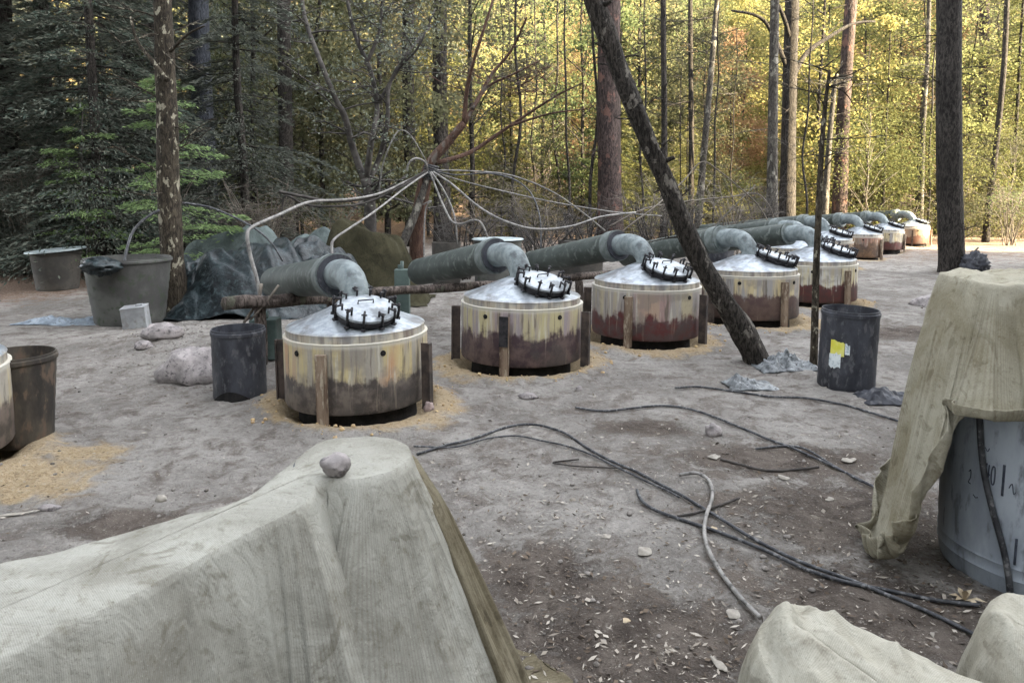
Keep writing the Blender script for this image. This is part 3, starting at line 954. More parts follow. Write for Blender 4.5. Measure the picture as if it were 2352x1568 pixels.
limb_tree('bare_tree', b, [
    ([b, P(850, 470, Yb), P(838, 410, Yb)], (.12, .09)),
    ([P(838, 415, Yb), P(812, 345, Yb), P(792, 270, Yb - .2), P(772, 230, Yb - .3), P(735, 140, Yb - .4), P(700, 40, Yb), P(690, -60, Yb)], (.07, .03)),
    ([P(845, 420, Yb), P(872, 360, Yb + .2), P(890, 280, Yb), P(893, 200, Yb), P(930, 130, Yb + .2), P(990, 60, Yb + .5)], (.055, .02)),
    ([P(842, 410, Yb), P(852, 330, Yb - .2), P(866, 250, Yb), P(850, 160, Yb), P(815, 80, Yb), P(790, -40, Yb)], (.06, .03)),
    ([P(870, 235, Yb), P(915, 160, Yb), P(960, 110, Yb - .3), P(1000, 20, Yb - .3)], (.035, .012)),
    ([P(840, 150, Yb), P(872, 70, Yb), P(878, -30, Yb)], (.04, .02)),
    ], M['twig_dark'], 'bare branching tree with forked dark limbs behind the olive tarp', 'tree', 12, 300, M['leaf_sage'])
def shrub(u, v, Y, hgt, k, label, seed, mat='twig', leafm=None):
    b = P(u, v, Y); b.z = gz(b.x, b.y)
    rr = random.Random(seed)
    root = empty('dry_shrub', b, label, 'shrub')
    mb = MB()
    tips = []
    for i in range(k):
        a = rr.uniform(0, 6.28)
        p0 = Vector((rr.uniform(-.15, .15), rr.uniform(-.15, .15), -.05))
        p1 = p0 + Vector((math.cos(a) * .25, math.sin(a) * .25, hgt * .45))
        p2 = p1 + Vector((math.cos(a) * rr.uniform(.2, .7), math.sin(a) * rr.uniform(.2, .7), hgt * rr.uniform(.2, .6)))
        mb.tube([p0, p1, p2], (.018, .006), 4, cap=False, sub=3)
        for (c, r) in twigs([p1, p2], 6, hgt * .35, .9, seed + i, .006, 0, 1):
            mb.tube(c, r, 3, cap=False); tips.append(c[-1])
    mb.build('stems', M[mat], root)
    if leafm:
        tp = np.array([list(t) for t in tips]); kk = rng.choice(len(tp), 700)
        v_, q_ = leaf_arrays(tp[kk] + rng.normal(size=(700, 3)) * .07, unit(700, .2), .06, .035)
        link('leaves', np_mesh('leaves', v_, q_, leafm), root)
for i, (u, v, Y, hh, lab, lf) in enumerate([
    (1290, 600, 16, 1.3, 'dry twiggy shrub left of the stout reddish trunk', None),
    (1470, 590, 15, 1.7, 'dry twiggy shrub between the stout and the leaning trunk', None),
    (1680, 560, 17, 1.9, 'dry twiggy shrub above the far pipes', None),
    (1120, 585, 17, 1.5, 'dry twiggy shrub behind the flat tin lid', None),
    (1560, 560, 19, 2.2, 'tall dry shrub just right behind the leaning trunk', 'leaf_green'),
    (1215, 580, 19, 1.9, 'leafy olive shrub between the hoses and the stout trunk', 'leaf_green'),
    (760, 560, 16, 1.6, 'sparse shrub behind the grey-blue tarp', 'leaf_green'),
    (560, 570, 15.5, 1.5, 'sparse leafy shrub left of the tarps', 'leaf_green'),
    (1060, 590, 13.6, 1.5, 'dark tangled brush right behind the bent red tree', None),
    (1240, 592, 13.8, 1.4, 'dark tangled brush behind the pale sweeping hose', None),
    (1345, 590, 15.2, 1.6, 'dark tangled brush at the left foot of the stout trunk', None),
    (1520, 575, 14.4, 1.6, 'dark tangled brush seen just right of the leaning trunk, above the pipes', None),
    (1740, 548, 19, 2.0, 'dark tangled brush in front of the dark forking trunk', None),
    (600, 590, 14.0, 1.9, 'grey tangled brush behind the left blue-grey tarp', None),
    (250, 610, 14.6, 2.2, 'grey tangled brush deep behind the smaller fir', None),
    (60, 620, 14.2, 2.6, 'grey tangled brush at the far left edge', None),
    (2080, 520, 25, 1.4, 'reddish twiggy shrub behind the farthest tank', None),
    (2320, 520, 22, 2.0, 'leafy shrub at the right edge behind the clearing', 'leaf_gold')]):
    shrub(u, v, Y, hh, 22 if 'tangled' in lab else 14, lab, 500 + i * 20, 'twig_dark' if 'dark' in lab else 'twig', M[lf] if lf else None)

# ------------------------------------------------------------------ tanks
def make_clamp():
    mb = MB()
    # C shaped toggle clamp: bolt up the side, bar inward, screw down
    mb.tube([(0.205, 0, -.045), (.208, 0, .02), (.205, 0, .085)], .0085, 6)
    mb.tube([(.215, 0, .064), (.18, 0, .070), (.160, 0, .068)], .0085, 6)
    mb.tube([(.163, 0, .080), (.163, 0, .025)], .007, 6)
    mb.box(.03, .024, .014, (.206, 0, -.04))
    mb.tube([(.205, -.018, .074), (.205, .018, .074)], .006, 5)
    return mb.mesh('clamp', M['black_iron'])
CLAMP = make_clamp()
COVER = MB().lathe([(0.001, .047), (.06, .045), (.13, .036), (.185, .026), (.198, .018), (.199, .002), (.001, .002)], 40).mesh('hatch_cover', M['cover'])
COVER.set_sharp_from_angle(angle=R(40))
HNECK = MB().lathe([(.17, -.09), (.178, -.04), (.196, -.034), (.200, -.02), (.200, -.001), (.17, .001)], 40).mesh('hatch_neck', M['black_iron'])
HNECK.set_sharp_from_angle(angle=R(40))
HANDLE = MB().tube([(-.05, .02, .038), (-.05, .02, .07), (.05, .02, .07), (.05, .02, .038)], .006, 6).mesh('hatch_handle', M['black_iron'])
TANK_INFO = [
 # low1, low2, edge, pink, hatch azimuth, pipe azimuth, label
 ((.06, .05, .045), (.15, .125, .105), .29, .9, -62, 120, 'nearest round still tank in full view, cream top, dark brown-grey base, beside the black barrel', 1.0),
 ((.055, .035, .04), (.12, .085, .075), .30, .5, -52, 120, 'round still tank with a black strip on its front, right behind the nearest tank', 1.0),
 ((.10, .03, .028), (.085, .055, .055), .27, .5, -58, 120, 'round still tank with maroon red base, left of the leaning trunk', 1.0),
 ((.075, .045, .042), (.11, .075, .06), .30, .3, -25, 120, 'round still tank half crossed by the leaning trunk', 1.0),
 ((.09, .03, .026), (.06, .03, .028), .28, .2, -28, 120, 'round still tank behind the sapling and the black drum', 1.0),
 ((.10, .05, .03), (.06, .04, .03), .28, .2, -28, 120, 'round still tank mostly hidden behind the one at the sapling', 1.0),
 ((.16, .09, .05), (.10, .06, .04), .34, .5, -28, 120, 'rusty mottled still tank, nearest of the far row of four', 1.0),
 ((.16, .10, .06), (.09, .055, .04), .38, .5, -28, 120, 'rust-brown still tank, second nearest of the far row of four', 1.0),
 ((.09, .03, .025), (.07, .035, .03), .27, .2, -28, 120, 'still tank with a clean yellow top band, second farthest of the far row', 1.0),
 ((.09, .04, .03), (.12, .065, .045), .30, .5, -28, 120, 'farthest still tank, at the end of the row by the clearing', 1.0),
 ((.06, .05, .04), (.14, .11, .09), .29, .6, -60, 120, 'still tank cut off by the left edge beside the brown bucket', 1.0),
]
PIPE_LEN = [2.9, 2.5, 2.45, 2.5, 2.9, 3.0, 3.6, 3.6, 3.6, 3.6, 2.0]
PIPE_LAB = ['dark green pipe slanting back from the nearest tank onto a log', 'dark green pipe joined to the tank with the black front strip',
 'dark green pipe joined to the maroon red tank', 'dark green pipe passing behind the leaning trunk', 'dark green pipe behind the sapling, with no pale collar',
 'green pipe whose tank is hidden, running just above the sapling tank', 'dark pipe joined to the nearest tank of the far row', 'dark pipe joined to the second tank of the far row',
 'dark pipe joined to the second farthest tank', 'dark pipe joined to the farthest tank', 'dark green pipe at the far left tank, outside the edge']
PAINT = [((.46, .38, .20), (.31, .285, .24), (.42, .24, .14)), ((.43, .38, .22), (.27, .235, .245), (.30, .22, .22)), ((.40, .35, .24), (.30, .275, .26), (.34, .17, .15)),
 ((.46, .38, .22), (.27, .26, .255), (.30, .28, .25)), ((.50, .43, .25), (.46, .45, .42), (.40, .36, .28))]
def tank(i):
    tx, ty, r = TANKS[i]
    l1, l2, edge, pink, haz, paz, lab, hs = TANK_INFO[i]
    if i == 10: lab = 'still tank cut off by the left edge beside the brown bucket'
    z0 = gz(tx + r * 1.2, ty) * .5
    s = r / .54
    root = empty('still_tank', (tx, ty, 0.0), lab, 'tank', 'still tanks in a row')
    root.scale = (s, s, .5 + .5 * s)
    root.rotation_euler = (R(random.uniform(-1.2, 1.2)), R(random.uniform(-1.2, 1.2)), 0)
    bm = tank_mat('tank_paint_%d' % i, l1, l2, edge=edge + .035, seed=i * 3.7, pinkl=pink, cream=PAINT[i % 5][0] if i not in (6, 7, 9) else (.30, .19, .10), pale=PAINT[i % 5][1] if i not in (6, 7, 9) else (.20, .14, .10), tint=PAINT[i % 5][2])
    mb = MB()
    facets = 64
    mb.lathe([(.44, .085), (.50, .07), (.532, .078), (.54, .10), (.54, .30), (.541, .50), (.541, .570), (.545, .574), (.544, .582), (.535, .584), (.50, .582)], facets, wob=.012, seed=i * 2.2)
    body = mb.build('tank_body', bm, root, auto=35)
    MB().lathe([(.45, -.12), (.44, .09)], 40).build('fire_pit_gap', M['soot_gap_black'], root)  # near-black inset wall paints the dark gap under the body
    # lid: skirt, shoulder, cone
    lidb = MB().lathe([(.522, .575), (.520, .632), (.524, .637), (.515, .646), (.44, .672), (.30, .730), (.17, .785), (.115, .81)], 64, wob=.006, seed=i)
    lid = lidb.build('lid', M['lid_skirted'], root, auto=30)
    # hatch
    a = R(haz)
    hc = MB()
    rad_pos = .285
    cover = link('hatch_cover', COVER, root)
    n_ = Vector((math.cos(a) * .33, math.sin(a) * .33, 1)).normalized()
    q = n_.to_track_quat('Z', 'Y')
    cover.rotation_mode = 'QUATERNION'; cover.rotation_quaternion = q
    cover.location = (math.cos(a) * rad_pos, math.sin(a) * rad_pos, .782)
    cover.scale = (1.14, 1.14, 1.0)
    link('hatch_neck', HNECK, cover)
    h = link('hatch_handle', HANDLE, cover)
    nc = 12
    for k in range(nc):
        c = link('clamp', CLAMP, cover)
        c.rotation_euler = (0, 0, 2 * math.pi * (k + .3) / nc + random.uniform(-.06, .06))
        c.scale = (1, 1, random.uniform(.9, 1.15))
    # legs: flat bars welded outside
    legs = [(-103, 1), (-20, 0), (178, 0), (60, 1), (125, 1)] if i not in (3, 4) else [(-68, 1), (-150, 0), (12, 0), (100, 1)]
    for (deg, light) in legs:
        b = R(deg + (i * 7 if i > 4 else [0, -2, -14, 0, 0][i]))
        rot = Matrix.Rotation(b, 3, 'Z')
        lm = MB()
        out = .07 if deg in (-20, 178, 12, -150) else .035
        lm.box(out, .075 if out < .05 else .012, .50, (.555 + out / 2, 0, .27))
        lm.box(.012, .05, .56, (.557 + out, 0, .24))
        lm.v = [tuple(rot @ Vector(p_)) for p_ in lm.v]
        lo = lm.build('leg', M['ochre_leg'] if i == 10 else (M['rust_leg'] if light else M['dark_leg']), root, smooth=False)
        if i == 1 and deg == -103:
            lo.data.materials[0] = M['rust_leg']
            sm_ = MB(); sm_.box(.010, .075, .26, (.606, 0, .40)); sm_.v = [tuple(rot @ Vector(p_)) for p_ in sm_.v]
            sm_.build('black_strip', M['black_iron'], lo, smooth=False)
    for deg in (-58, -128, 40):
        b = R(deg + i * 3)
        rot = Matrix.Rotation(b, 3, 'Z')
        vm = MB().lathe([(.001, .004), (.017, .004), (.020, .002), (.021, -.004)], 16)
        m4 = Matrix.Rotation(b, 4, 'Z') @ Matrix.Translation((.545, 0, .505)) @ Matrix.Rotation(R(90), 4, 'Y')
        vm.v = [tuple(m4 @ Vector(p_)) for p_ in vm.v]
        vm.build('vent_hole', M['soot_gap_black'], root)  # black disc paints the dark inside of the hole
    # pipe, a thing of its own
    pa = R(paz)
    d = Vector((math.cos(pa), math.sin(pa), 0))
    base = Vector((tx, ty, 0))
    zc = .965 * (.5 + .5 * s)
    pr = empty('condenser_pipe', base + d * .6, PIPE_LAB[i], 'pipe', 'condenser pipes')
    loc = lambda q_: q_ - pr.location
    L = PIPE_LEN[i]
    er = .108
    zb_ = .79 * (.5 + .5 * s)
    el = [base + Vector((0, 0, zb_)), base + d * .005 + Vector((0, 0, zb_ + .05)), base + d * .045 + Vector((0, 0, zc - .07)), base + d * .13 + Vector((0, 0, zc + .0)),
          base + d * .25 + Vector((0, 0, zc + .025)), base + d * .38 + Vector((0, 0, zc + .02)), base + d * .50 + Vector((0, 0, zc))]
    MB().tube([loc(q_) for q_ in el], [er * 1.15, er * .98, er, er * 1.05, er * 1.1, er * 1.12, er * 1.15], 24, sub=5).build('elbow', M['elbow'], pr)
    R0 = .168
    end = base + d * L; end.z = .64
    st = base + d * .52 + Vector((0, 0, zc - .005))
    ax = (end - st).normalized()
    MB().tube([loc(st), loc(st + ax * .2), loc(st + (end - st) * .5), loc(end)], R0, 28).build('pipe', M['pipe'], pr, auto=40)
    if i != 4:
        MB().tube([loc(st - ax * .025), loc(st - ax * .02), loc(st + ax * .115), loc(st + ax * .12)], [.12, R0 + .017, R0 + .017, R0 + .002], 28).build('collar', M['collar'], pr, auto=40)
    fl = MB().tube([loc(st - ax * .05), loc(st - ax * .048), loc(st - ax * .026), loc(st - ax * .024)], [.10, R0 + .004, R0 + .004, .10], 28)
    fl.build('flange', M['black_plastic'] if i < 3 else M['collar'], pr, auto=40)
for i in range(len(TANKS)): tank(i)

# logs and posts that carry the pipes
def log(a, b, r, label, seed):
    root = empty('support_log', (a + b) / 2, label, 'log')
    n = 9
    pts = [local(root, a.lerp(b, k / (n - 1)) + Vector((0, 0, .02 * nz(k * .7, seed)))) for k in range(n)]
    MB().tube(pts, r, 12, wob=.22, wf=6, seed=seed).build('log', M['log'], root)
def post(p_, top, r, label, mat='log'):
    b = Vector((p_.x, p_.y, gz(p_.x, p_.y) - .12))
    root = empty('support_post', b, label, 'post')
    MB().tube([(0, 0, 0), (.01, 0, (top - b.z) * .5), (0, 0, top - b.z)], r, 8, wob=.2, sub=3, seed=p_.x).build('post', M[mat], root)
log(P(515, 698, 6.35), P(850, 678, 7.55), .062, 'rough log lying under the pipe of the nearest tank', 1)
log(P(838, 672, 7.75), P(1180, 652, 8.3), .05, 'log under the second pipe, behind the nearest tank lid', 2)
log(P(1160, 650, 8.6), P(1430, 628, 9.6), .05, 'log under the third pipe behind the tank with the black strip', 3)
log(P(1500, 618, 10.6), P(1840, 600, 12.2), .05, 'log under the pipes beside the leaning trunk', 4)
post(P(597, 720, 6.68), P(597, 702, 6.68).z, .055, 'short post carrying the near log beside the black barrel')
post(P(1330, 690, 9.15), P(1330, 645, 9.15).z, .05, 'short post between the second and third tanks')
post(P(760, 700, 7.3), P(760, 690, 7.3).z, .045, 'short post hidden under the nearest pipe')
# orange-brown forked stick tied at the near log
sp = [P(600, 652, 6.7), P(592, 690, 6.62), P(560, 742, 6.5)]
root = empty('forked_stick', sp[0], 'thin forked stick lashed to the left end of the near log', 'stick')
MB().tube([local(root, q) for q in sp], (.018, .012), 6, sub=3).tube([local(root, q) for q in [P(640, 655, 6.7), P(610, 695, 6.6), P(575, 735, 6.55)]], (.014, .010), 6, sub=3).build('stick', M['twig'], root)
# green plastic cans behind the pipes
def can(u0, u1, v0, v1, Y, label, mat):
    a, b = P(u0, v1, Y), P(u1, v0, Y)
    w = b.x - a.x
    zb = gz((a.x + b.x) / 2, Y)
    root = empty('plastic_can', ((a.x + b.x) / 2, Y, zb), label, 'can')
    h = b.z - zb
    cb_ = MB().box(w, w * .7, h * .86, (0, 0, h * .43)).box(w * .3, w * .12, h * .08, (-w * .15, 0, h * .90)).build('can_body', mat, root, smooth=False)
    bv_ = cb_.modifiers.new('bevel', 'BEVEL'); bv_.width = .02; bv_.segments = 3
    MB().lathe([(w * .12, h * .85), (w * .12, h), (.001, h)], 12).build('cap', mat, root)
M['can_green'] = mottled('dull_green_plastic', (.05, .075, .068), (.085, .115, .105), 4, rough=.5, bump=.05)
can(908, 940, 600, 690, 9.4, 'dull green plastic can behind the second pipe end', M['can_green'])
can(580, 640, 715, 790, 6.9, 'dull green plastic can under the near log behind the black barrel', M['can_green'])

# ------------------------------------------------------------------ barrels, buckets, pots
def ribbed(r, h, taper=0.0, ribs=True, openr=True):
    pr = [(.001, .0), (r * (1 - taper) * .96, .0), (r * (1 - taper), .012)]
    n = 14
    for k in range(1, n):
        z = h * k / n
        rr_ = r * (1 - taper * (1 - k / n))
        pr.append((rr_ * (1 + (.012 if ribs and k % 2 else 0)), z))
    pr += [(r * 1.0, h - .05), (r * 1.035, h - .045), (r * 1.035, h - .02), (r * 1.0, h - .016), (r * 1.0, h), (r * .965, h), (r * .955, h - .02), (r * .93 * (1 - taper * .5), h * .45), (r * .9 * (1 - taper), .04), (.001, .035)]
    return MB().lathe(pr, 40, wob=.015, seed=r * 7)
def vessel(name, u, v, r, h, mat, label, cat, taper=0.0, tilt=(0, 0), part='body'):
    b = G(u, v)
    root = empty(name, b + Vector((0, 0, -.01)), label, cat)
    root.rotation_euler = (tilt[0], tilt[1], random.uniform(0, 6))
    ribbed(r, h, taper).build(part, mat, root, auto=35)
    return root
# black barrel left of the nearest tank, the dark of its foot notch painted as a black patch
vb = vessel('black_barrel', 552, 906, .205, .56, M['black_plastic'], 'upright black barrel with a notch at its foot, left of the nearest tank', 'barrel')
vb.rotation_euler = (0, 0, 0)
nm = MB()
npts = []
for k in range(13):
    a = -math.pi * .72 + math.pi * .52 * (k / 12 - .0) - .12
    hh = .085 * math.sin(math.pi * k / 12)
    npts.append((a, hh))
vs, fs = [], []
for (a, hh) in npts:
    vs += [(.212 * math.cos(a), .212 * math.sin(a), .0), (.2125 * math.cos(a), .2125 * math.sin(a), hh + .004)]
for k in range(12): fs.append((2 * k, 2 * k + 2, 2 * k + 3, 2 * k + 1))
nm.add(vs, fs).build('foot_notch', M['soot_gap_black'], vb)
vd = vessel('black_drum', 1942, 884, .222, .66, M['black_plastic'], 'upright black drum with a yellow and white label, right of the sapling', 'drum', tilt=(R(1.5), R(1)))
vd.rotation_euler = (R(1), R(1), 0)
def patch(root, r, a0, a1, z0, z1, mat, name, jag=.012):
    vs, fs = [], []
    n = 8
    for k in range(n + 1):
        a = a0 + (a1 - a0) * k / n
        vs += [(r * math.cos(a), r * math.sin(a), z0 + jag * nz(k * 1.3, z0 * 9)), (r * math.cos(a), r * math.sin(a), z1 + jag * nz(k * 1.3, z1 * 9 + 4))]
    for k in range(n): fs.append((2 * k, 2 * k + 2, 2 * k + 3, 2 * k + 1))
    return MB().add(vs, fs).build(name, mat, root)
patch(vd, .2285, R(-150), R(-122), .30, .42, M['yellow_label'], 'yellow_label', .03)
patch(vd, .2290, R(-152), R(-128), .20, .315, M['white_label'], 'white_label', .03)
patch(vd, .2290, R(-121), R(-112), .32, .40, M['white_label'], 'label_scrap', .03)
vessel('brown_bucket', 42, 1010, .245, .60, M['pot_stain'], 'dark stained open bucket near the left edge', 'bucket', .16)
vessel('large_pot', 300, 738, .50, .83, M['pot_green'], 'large tapered grey-green pot beside the lichen-spotted trunk', 'pot', .2)
vp = vessel('lidded_pot', 133, 663, .385, .66, M['pot_brown'], 'brown pot under a flat tin lid at the edge of the dark wood', 'pot', .18)
lb = Vector(vp.location) + Vector((0, 0, .665))
root = empty('tin_lid', lb, 'round pale tin lid lying on the brown pot', 'lid')
root.rotation_euler = (R(2), R(-4), 0)
MB().lathe([(.001, .03), (.40, .022), (.455, .02), (.458, .0), (.45, -.004), (.001, -.004)], 40).build('lid_disc', M['tin'], root, auto=40)
# black bag bunched over the rim of the large pot
bp = P(232, 612, 8.45)
root = empty('plastic_bag', bp, 'dark crumpled plastic bag hanging over the left rim of the large pot', 'bag')
MB().blob((0, 0, 0), (.20, .16, .10), .5, 2.2, 3, 26, 18, True).build('bag', M['plastic_dark'], root)
# square white canister before the pot
cb = G(316, 752)
root = empty('canister', cb, 'dirty white square canister tilted against the large pot', 'canister')
root.rotation_euler = (R(4), R(-5), R(12))
MB().box(.27, .20, .26, (0, 0, .135)).box(.28, .21, .015, (0, 0, .258)).box(.08, .06, .02, (.06, 0, .274)).build('canister_body', M['white_box'], root, smooth=False)
bv = root.children[0].modifiers.new('bevel', 'BEVEL'); bv.width = .012; bv.segments = 2
# crumpled pale blue patch: bluish light on the ground put into its colour
def crumple(name, c, half, amp, mat, label, cat, seed, n=44, rz=0.0, sink=.01, freq=5.0):
    root_p = Vector(c)
    vs, fs = [], []
    for j in range(n + 1):
        for i in range(n + 1):
            a, b = -1 + 2 * i / n, -1 + 2 * j / n
            e = max(0, 1 - max(abs(a), abs(b)) ** 3)
            x, y = a * half[0] * (1 + .2 * nz(b * 2, seed)), b * half[1] * (1 + .2 * nz(a * 2, seed + 5))
            h = amp * e * (.55 + .9 * nz(x * freq / 2, y * freq / 2, seed) - 1.1 * abs(nz(x * freq, y * freq, seed + 2)) + .6 * abs(nz(x * freq * 2.5, y * freq * 2.5, seed + 7)))
            wx, wy = root_p.x + x * math.cos(rz) - y * math.sin(rz), root_p.y + x * math.sin(rz) + y * math.cos(rz)
            vs.append((wx - root_p.x, wy - root_p.y, gz(wx, wy) - root_p.z + max(h, 0) + sink))
    for j in range(n):
        for i in range(n):
            a = j * (n + 1) + i
            fs.append((a, a + 1, a + n + 2, a + n + 1))
    o = MB().add(vs, fs).build(name, mat)
    o.location = root_p
    sol = o.modifiers.new('thickness', 'SOLIDIFY'); sol.thickness = .004
    return tag(o, label, cat)
crumple('plastic_sheet', G(150, 742), (.52, .26), .08, M['blue_light_patch'], 'crumpled pale blue patch standing in for bluish light on the ground before the pots', 'plastic sheet', 2)
crumple('plastic_rag', G(1800, 842), (.27, .22), .13, M['plastic_grey'], 'grey torn plastic heaped at the foot of the leaning trunk', 'plastic sheet', 4, freq=9)
crumple('plastic_rag', G(1722, 888), (.20, .17), .09, M['plastic_grey'], 'pale blue-grey rag beside a black hollow before the leaning trunk', 'plastic sheet', 9, freq=8)
# black scrap beside the drum
crumple('black_bag', G(2040, 918), (.22, .13), .09, M['black_plastic'], 'flat black plastic scrap lying right of the labelled drum', 'plastic sheet', 12, freq=7)

# ------------------------------------------------------------------ heap of bags and tarps behind
def drape(name, outline, spine, mat, label, cat, n_s=220, n_in=14, n_out=46, rr_edge=.03, fold=.04, fk=(7, 13, 23), seed=0.0, crease=.012, base=None, group=None, relax=0.0, steps=150, vstretch=1.0, topfold=0.0):
    """cloth over a support. outline: closed loop of (x, y, z, drop, flare) ; spine: two 3-D points the top runs up to"""
    m = len(outline)
    o_ = [np.array(q, dtype=float) for q in outline]
    samp = []
    per = max(2, n_s // m)
    for i in range(m):
        p0, p1, p2, p3 = o_[i - 1], o_[i], o_[(i + 1) % m], o_[(i + 2) % m]
        for k in range(per):
            t = k / per
            samp.append(.5 * (2 * p1 + (p2 - p0) * t + (2 * p0 - 5 * p1 + 4 * p2 - p3) * t * t + (3 * p1 - p0 - 3 * p2 + p3) * t ** 3))
    S = np.array(samp); N = len(S)
    A, B = np.array(spine[0], float), np.array(spine[1], float)
    AB = B[:2] - A[:2]
    tt = np.clip(((S[:, :2] - A[:2]) @ AB) / max(1e-9, AB @ AB), 0, 1)
    SPN = A[None, :] + (B - A)[None, :] * tt[:, None]
    tan = np.roll(S[:, :2], -1, 0) - np.roll(S[:, :2], 1, 0)
    tan /= np.linalg.norm(tan, axis=1, keepdims=True)
    nrm = np.stack([tan[:, 1], -tan[:, 0]], 1)
    ctr = S[:, :2].mean(0)
    if ((S[:, :2] - ctr) * nrm).sum() < 0: nrm = -nrm
    arc = np.concatenate([[0], np.cumsum(np.linalg.norm(np.diff(S[:, :3], axis=0), axis=1))])
    vs, fs = [], []
    def wrink(x, y, z, k):
        q = Vector((x * 9 + seed, y * 9, z * 9))
        a = noise.noise(q)
        b = noise.noise(q * 2.3)
        return k * (1.0 - 2.2 * abs(a)) * .6 + k * .5 * b
    rows = n_in + n_out + 1
    tot = arc[-1]
    for j in range(rows):
        for i in range(N):
            x, y, z, drop, flare = S[i]
            if j <= n_in:
                t = 1 - j / n_in      # 1 at the spine
                px = x + (SPN[i, 0] - x) * t
                py = y + (SPN[i, 1] - y) * t
                e = 1 - (1 - t) ** 2
                pz = z + (SPN[i, 2] - z) * e
                pz += wrink(px, py, pz, crease) * .5 * (1 if t < .98 else 0)
                if topfold:
                    w1 = .4 * nz(px * 2.2, py * 2.2, seed + 2)
                    pz += topfold * (.45 - 2.2 * abs(nz(px * 5.5 + w1 * 3, py * 2.6 - px * 1.5 + w1 * 3, seed + 6)) + .55 * (.4 - 2 * abs(nz(px * 13 + w1 * 4, py * 8, seed + 11)))) * (1 - t ** 6) * (.35 + .65 * min(1, t * 3))
            else:
                t = (j - n_in) / n_out
                # rounded edge then fall
                ed = min(1.0, t / .12)
                ang = ed * math.pi / 2
                ox = rr_edge * math.sin(ang) + flare * (t ** .85)
                pz = z - rr_edge * (1 - math.cos(ang)) - drop * max(0, t - .02)
                s = arc[i]
                ph = 1.3 * nz(s * 1.1 + seed, seed * 3) + seed
                q_ = .35 * nz(s * 2.1 + seed, t * 1.6, seed) 
                f = 0.0
                for fi, (fq, fa, sk) in enumerate(((fk[0], .62, 1.4), (fk[1], .42, -1.9), (fk[2], .22, 2.6))):
                    w_ = abs(math.sin(.5 * (s * fq + (3.2 + 2 * fi) * ph + sk * t + 5 * q_)))
                    f += fa * ((1 - w_) ** 1.4 * 1.5 - .45) * (.55 + .9 * abs(nz(s * 1.7, fi * 4 + seed, t * 1.2)))
                amp = fold * (.12 + .88 * t ** .75) * sm(0, .12, t)
                ox += amp * f
                px = x + nrm[i, 0] * ox
                py = y + nrm[i, 1] * ox
                wv = wrink(px, py, pz, crease)
                px += nrm[i, 0] * wv; py += nrm[i, 1] * wv
                hem = .02 * nz(s * 6, seed) * t
                pz += hem
                g = gz(px, py) + .006
                if pz < g: pz = g
            vs.append((px, py, pz))
    for j in range(rows - 1):
        for i in range(N):
            i2 = (i + 1) % N
            fs.append((j * N + i, (j + 1) * N + i, (j + 1) * N + i2, j * N + i2))
    if relax:
        vs = cloth_relax(np.array(vs).reshape(rows, N, 3), n_in, nrm, relax, steps, fold, vstretch)
    b0 = Vector((float(A[0]), float(A[1]), gz(float(A[0]), float(A[1]))))
    vs = [(a - b0.x, b - b0.y, c - b0.z) for (a, b, c) in vs]
    o = MB().add(vs, fs).build(name, mat)
    o.location = b0
    uv = o.data.uv_layers.new(name='weave')
    li = np.zeros(len(o.data.loops), dtype=np.int32); o.data.loops.foreach_get('vertex_index', li)
    jj, ii = li // N, li % N
    uu = np.stack([arc[ii], jj * (1.0 / rows)], 1)
    uv.data.foreach_set('uv', uu.astype(np.float32).ravel())
    sol = o.modifiers.new('thickness', 'SOLIDIFY'); sol.thickness = .003; sol.offset = -1
    return tag(o, label, cat, group)
def circle(cx, cyy, z, r, drop, flare, n=12, f=None):
    out = []
    for k in range(n):
        a = 2 * math.pi * k / n
        d, fl, dz, rs = drop, flare, 0.0, 1.0
        if f:
            d, fl, dz, rs = f(math.degrees(a), drop, flare)
        out.append((cx + r * rs * math.cos(a), cyy + r * rs * math.sin(a), z + dz, d, fl))
    return out

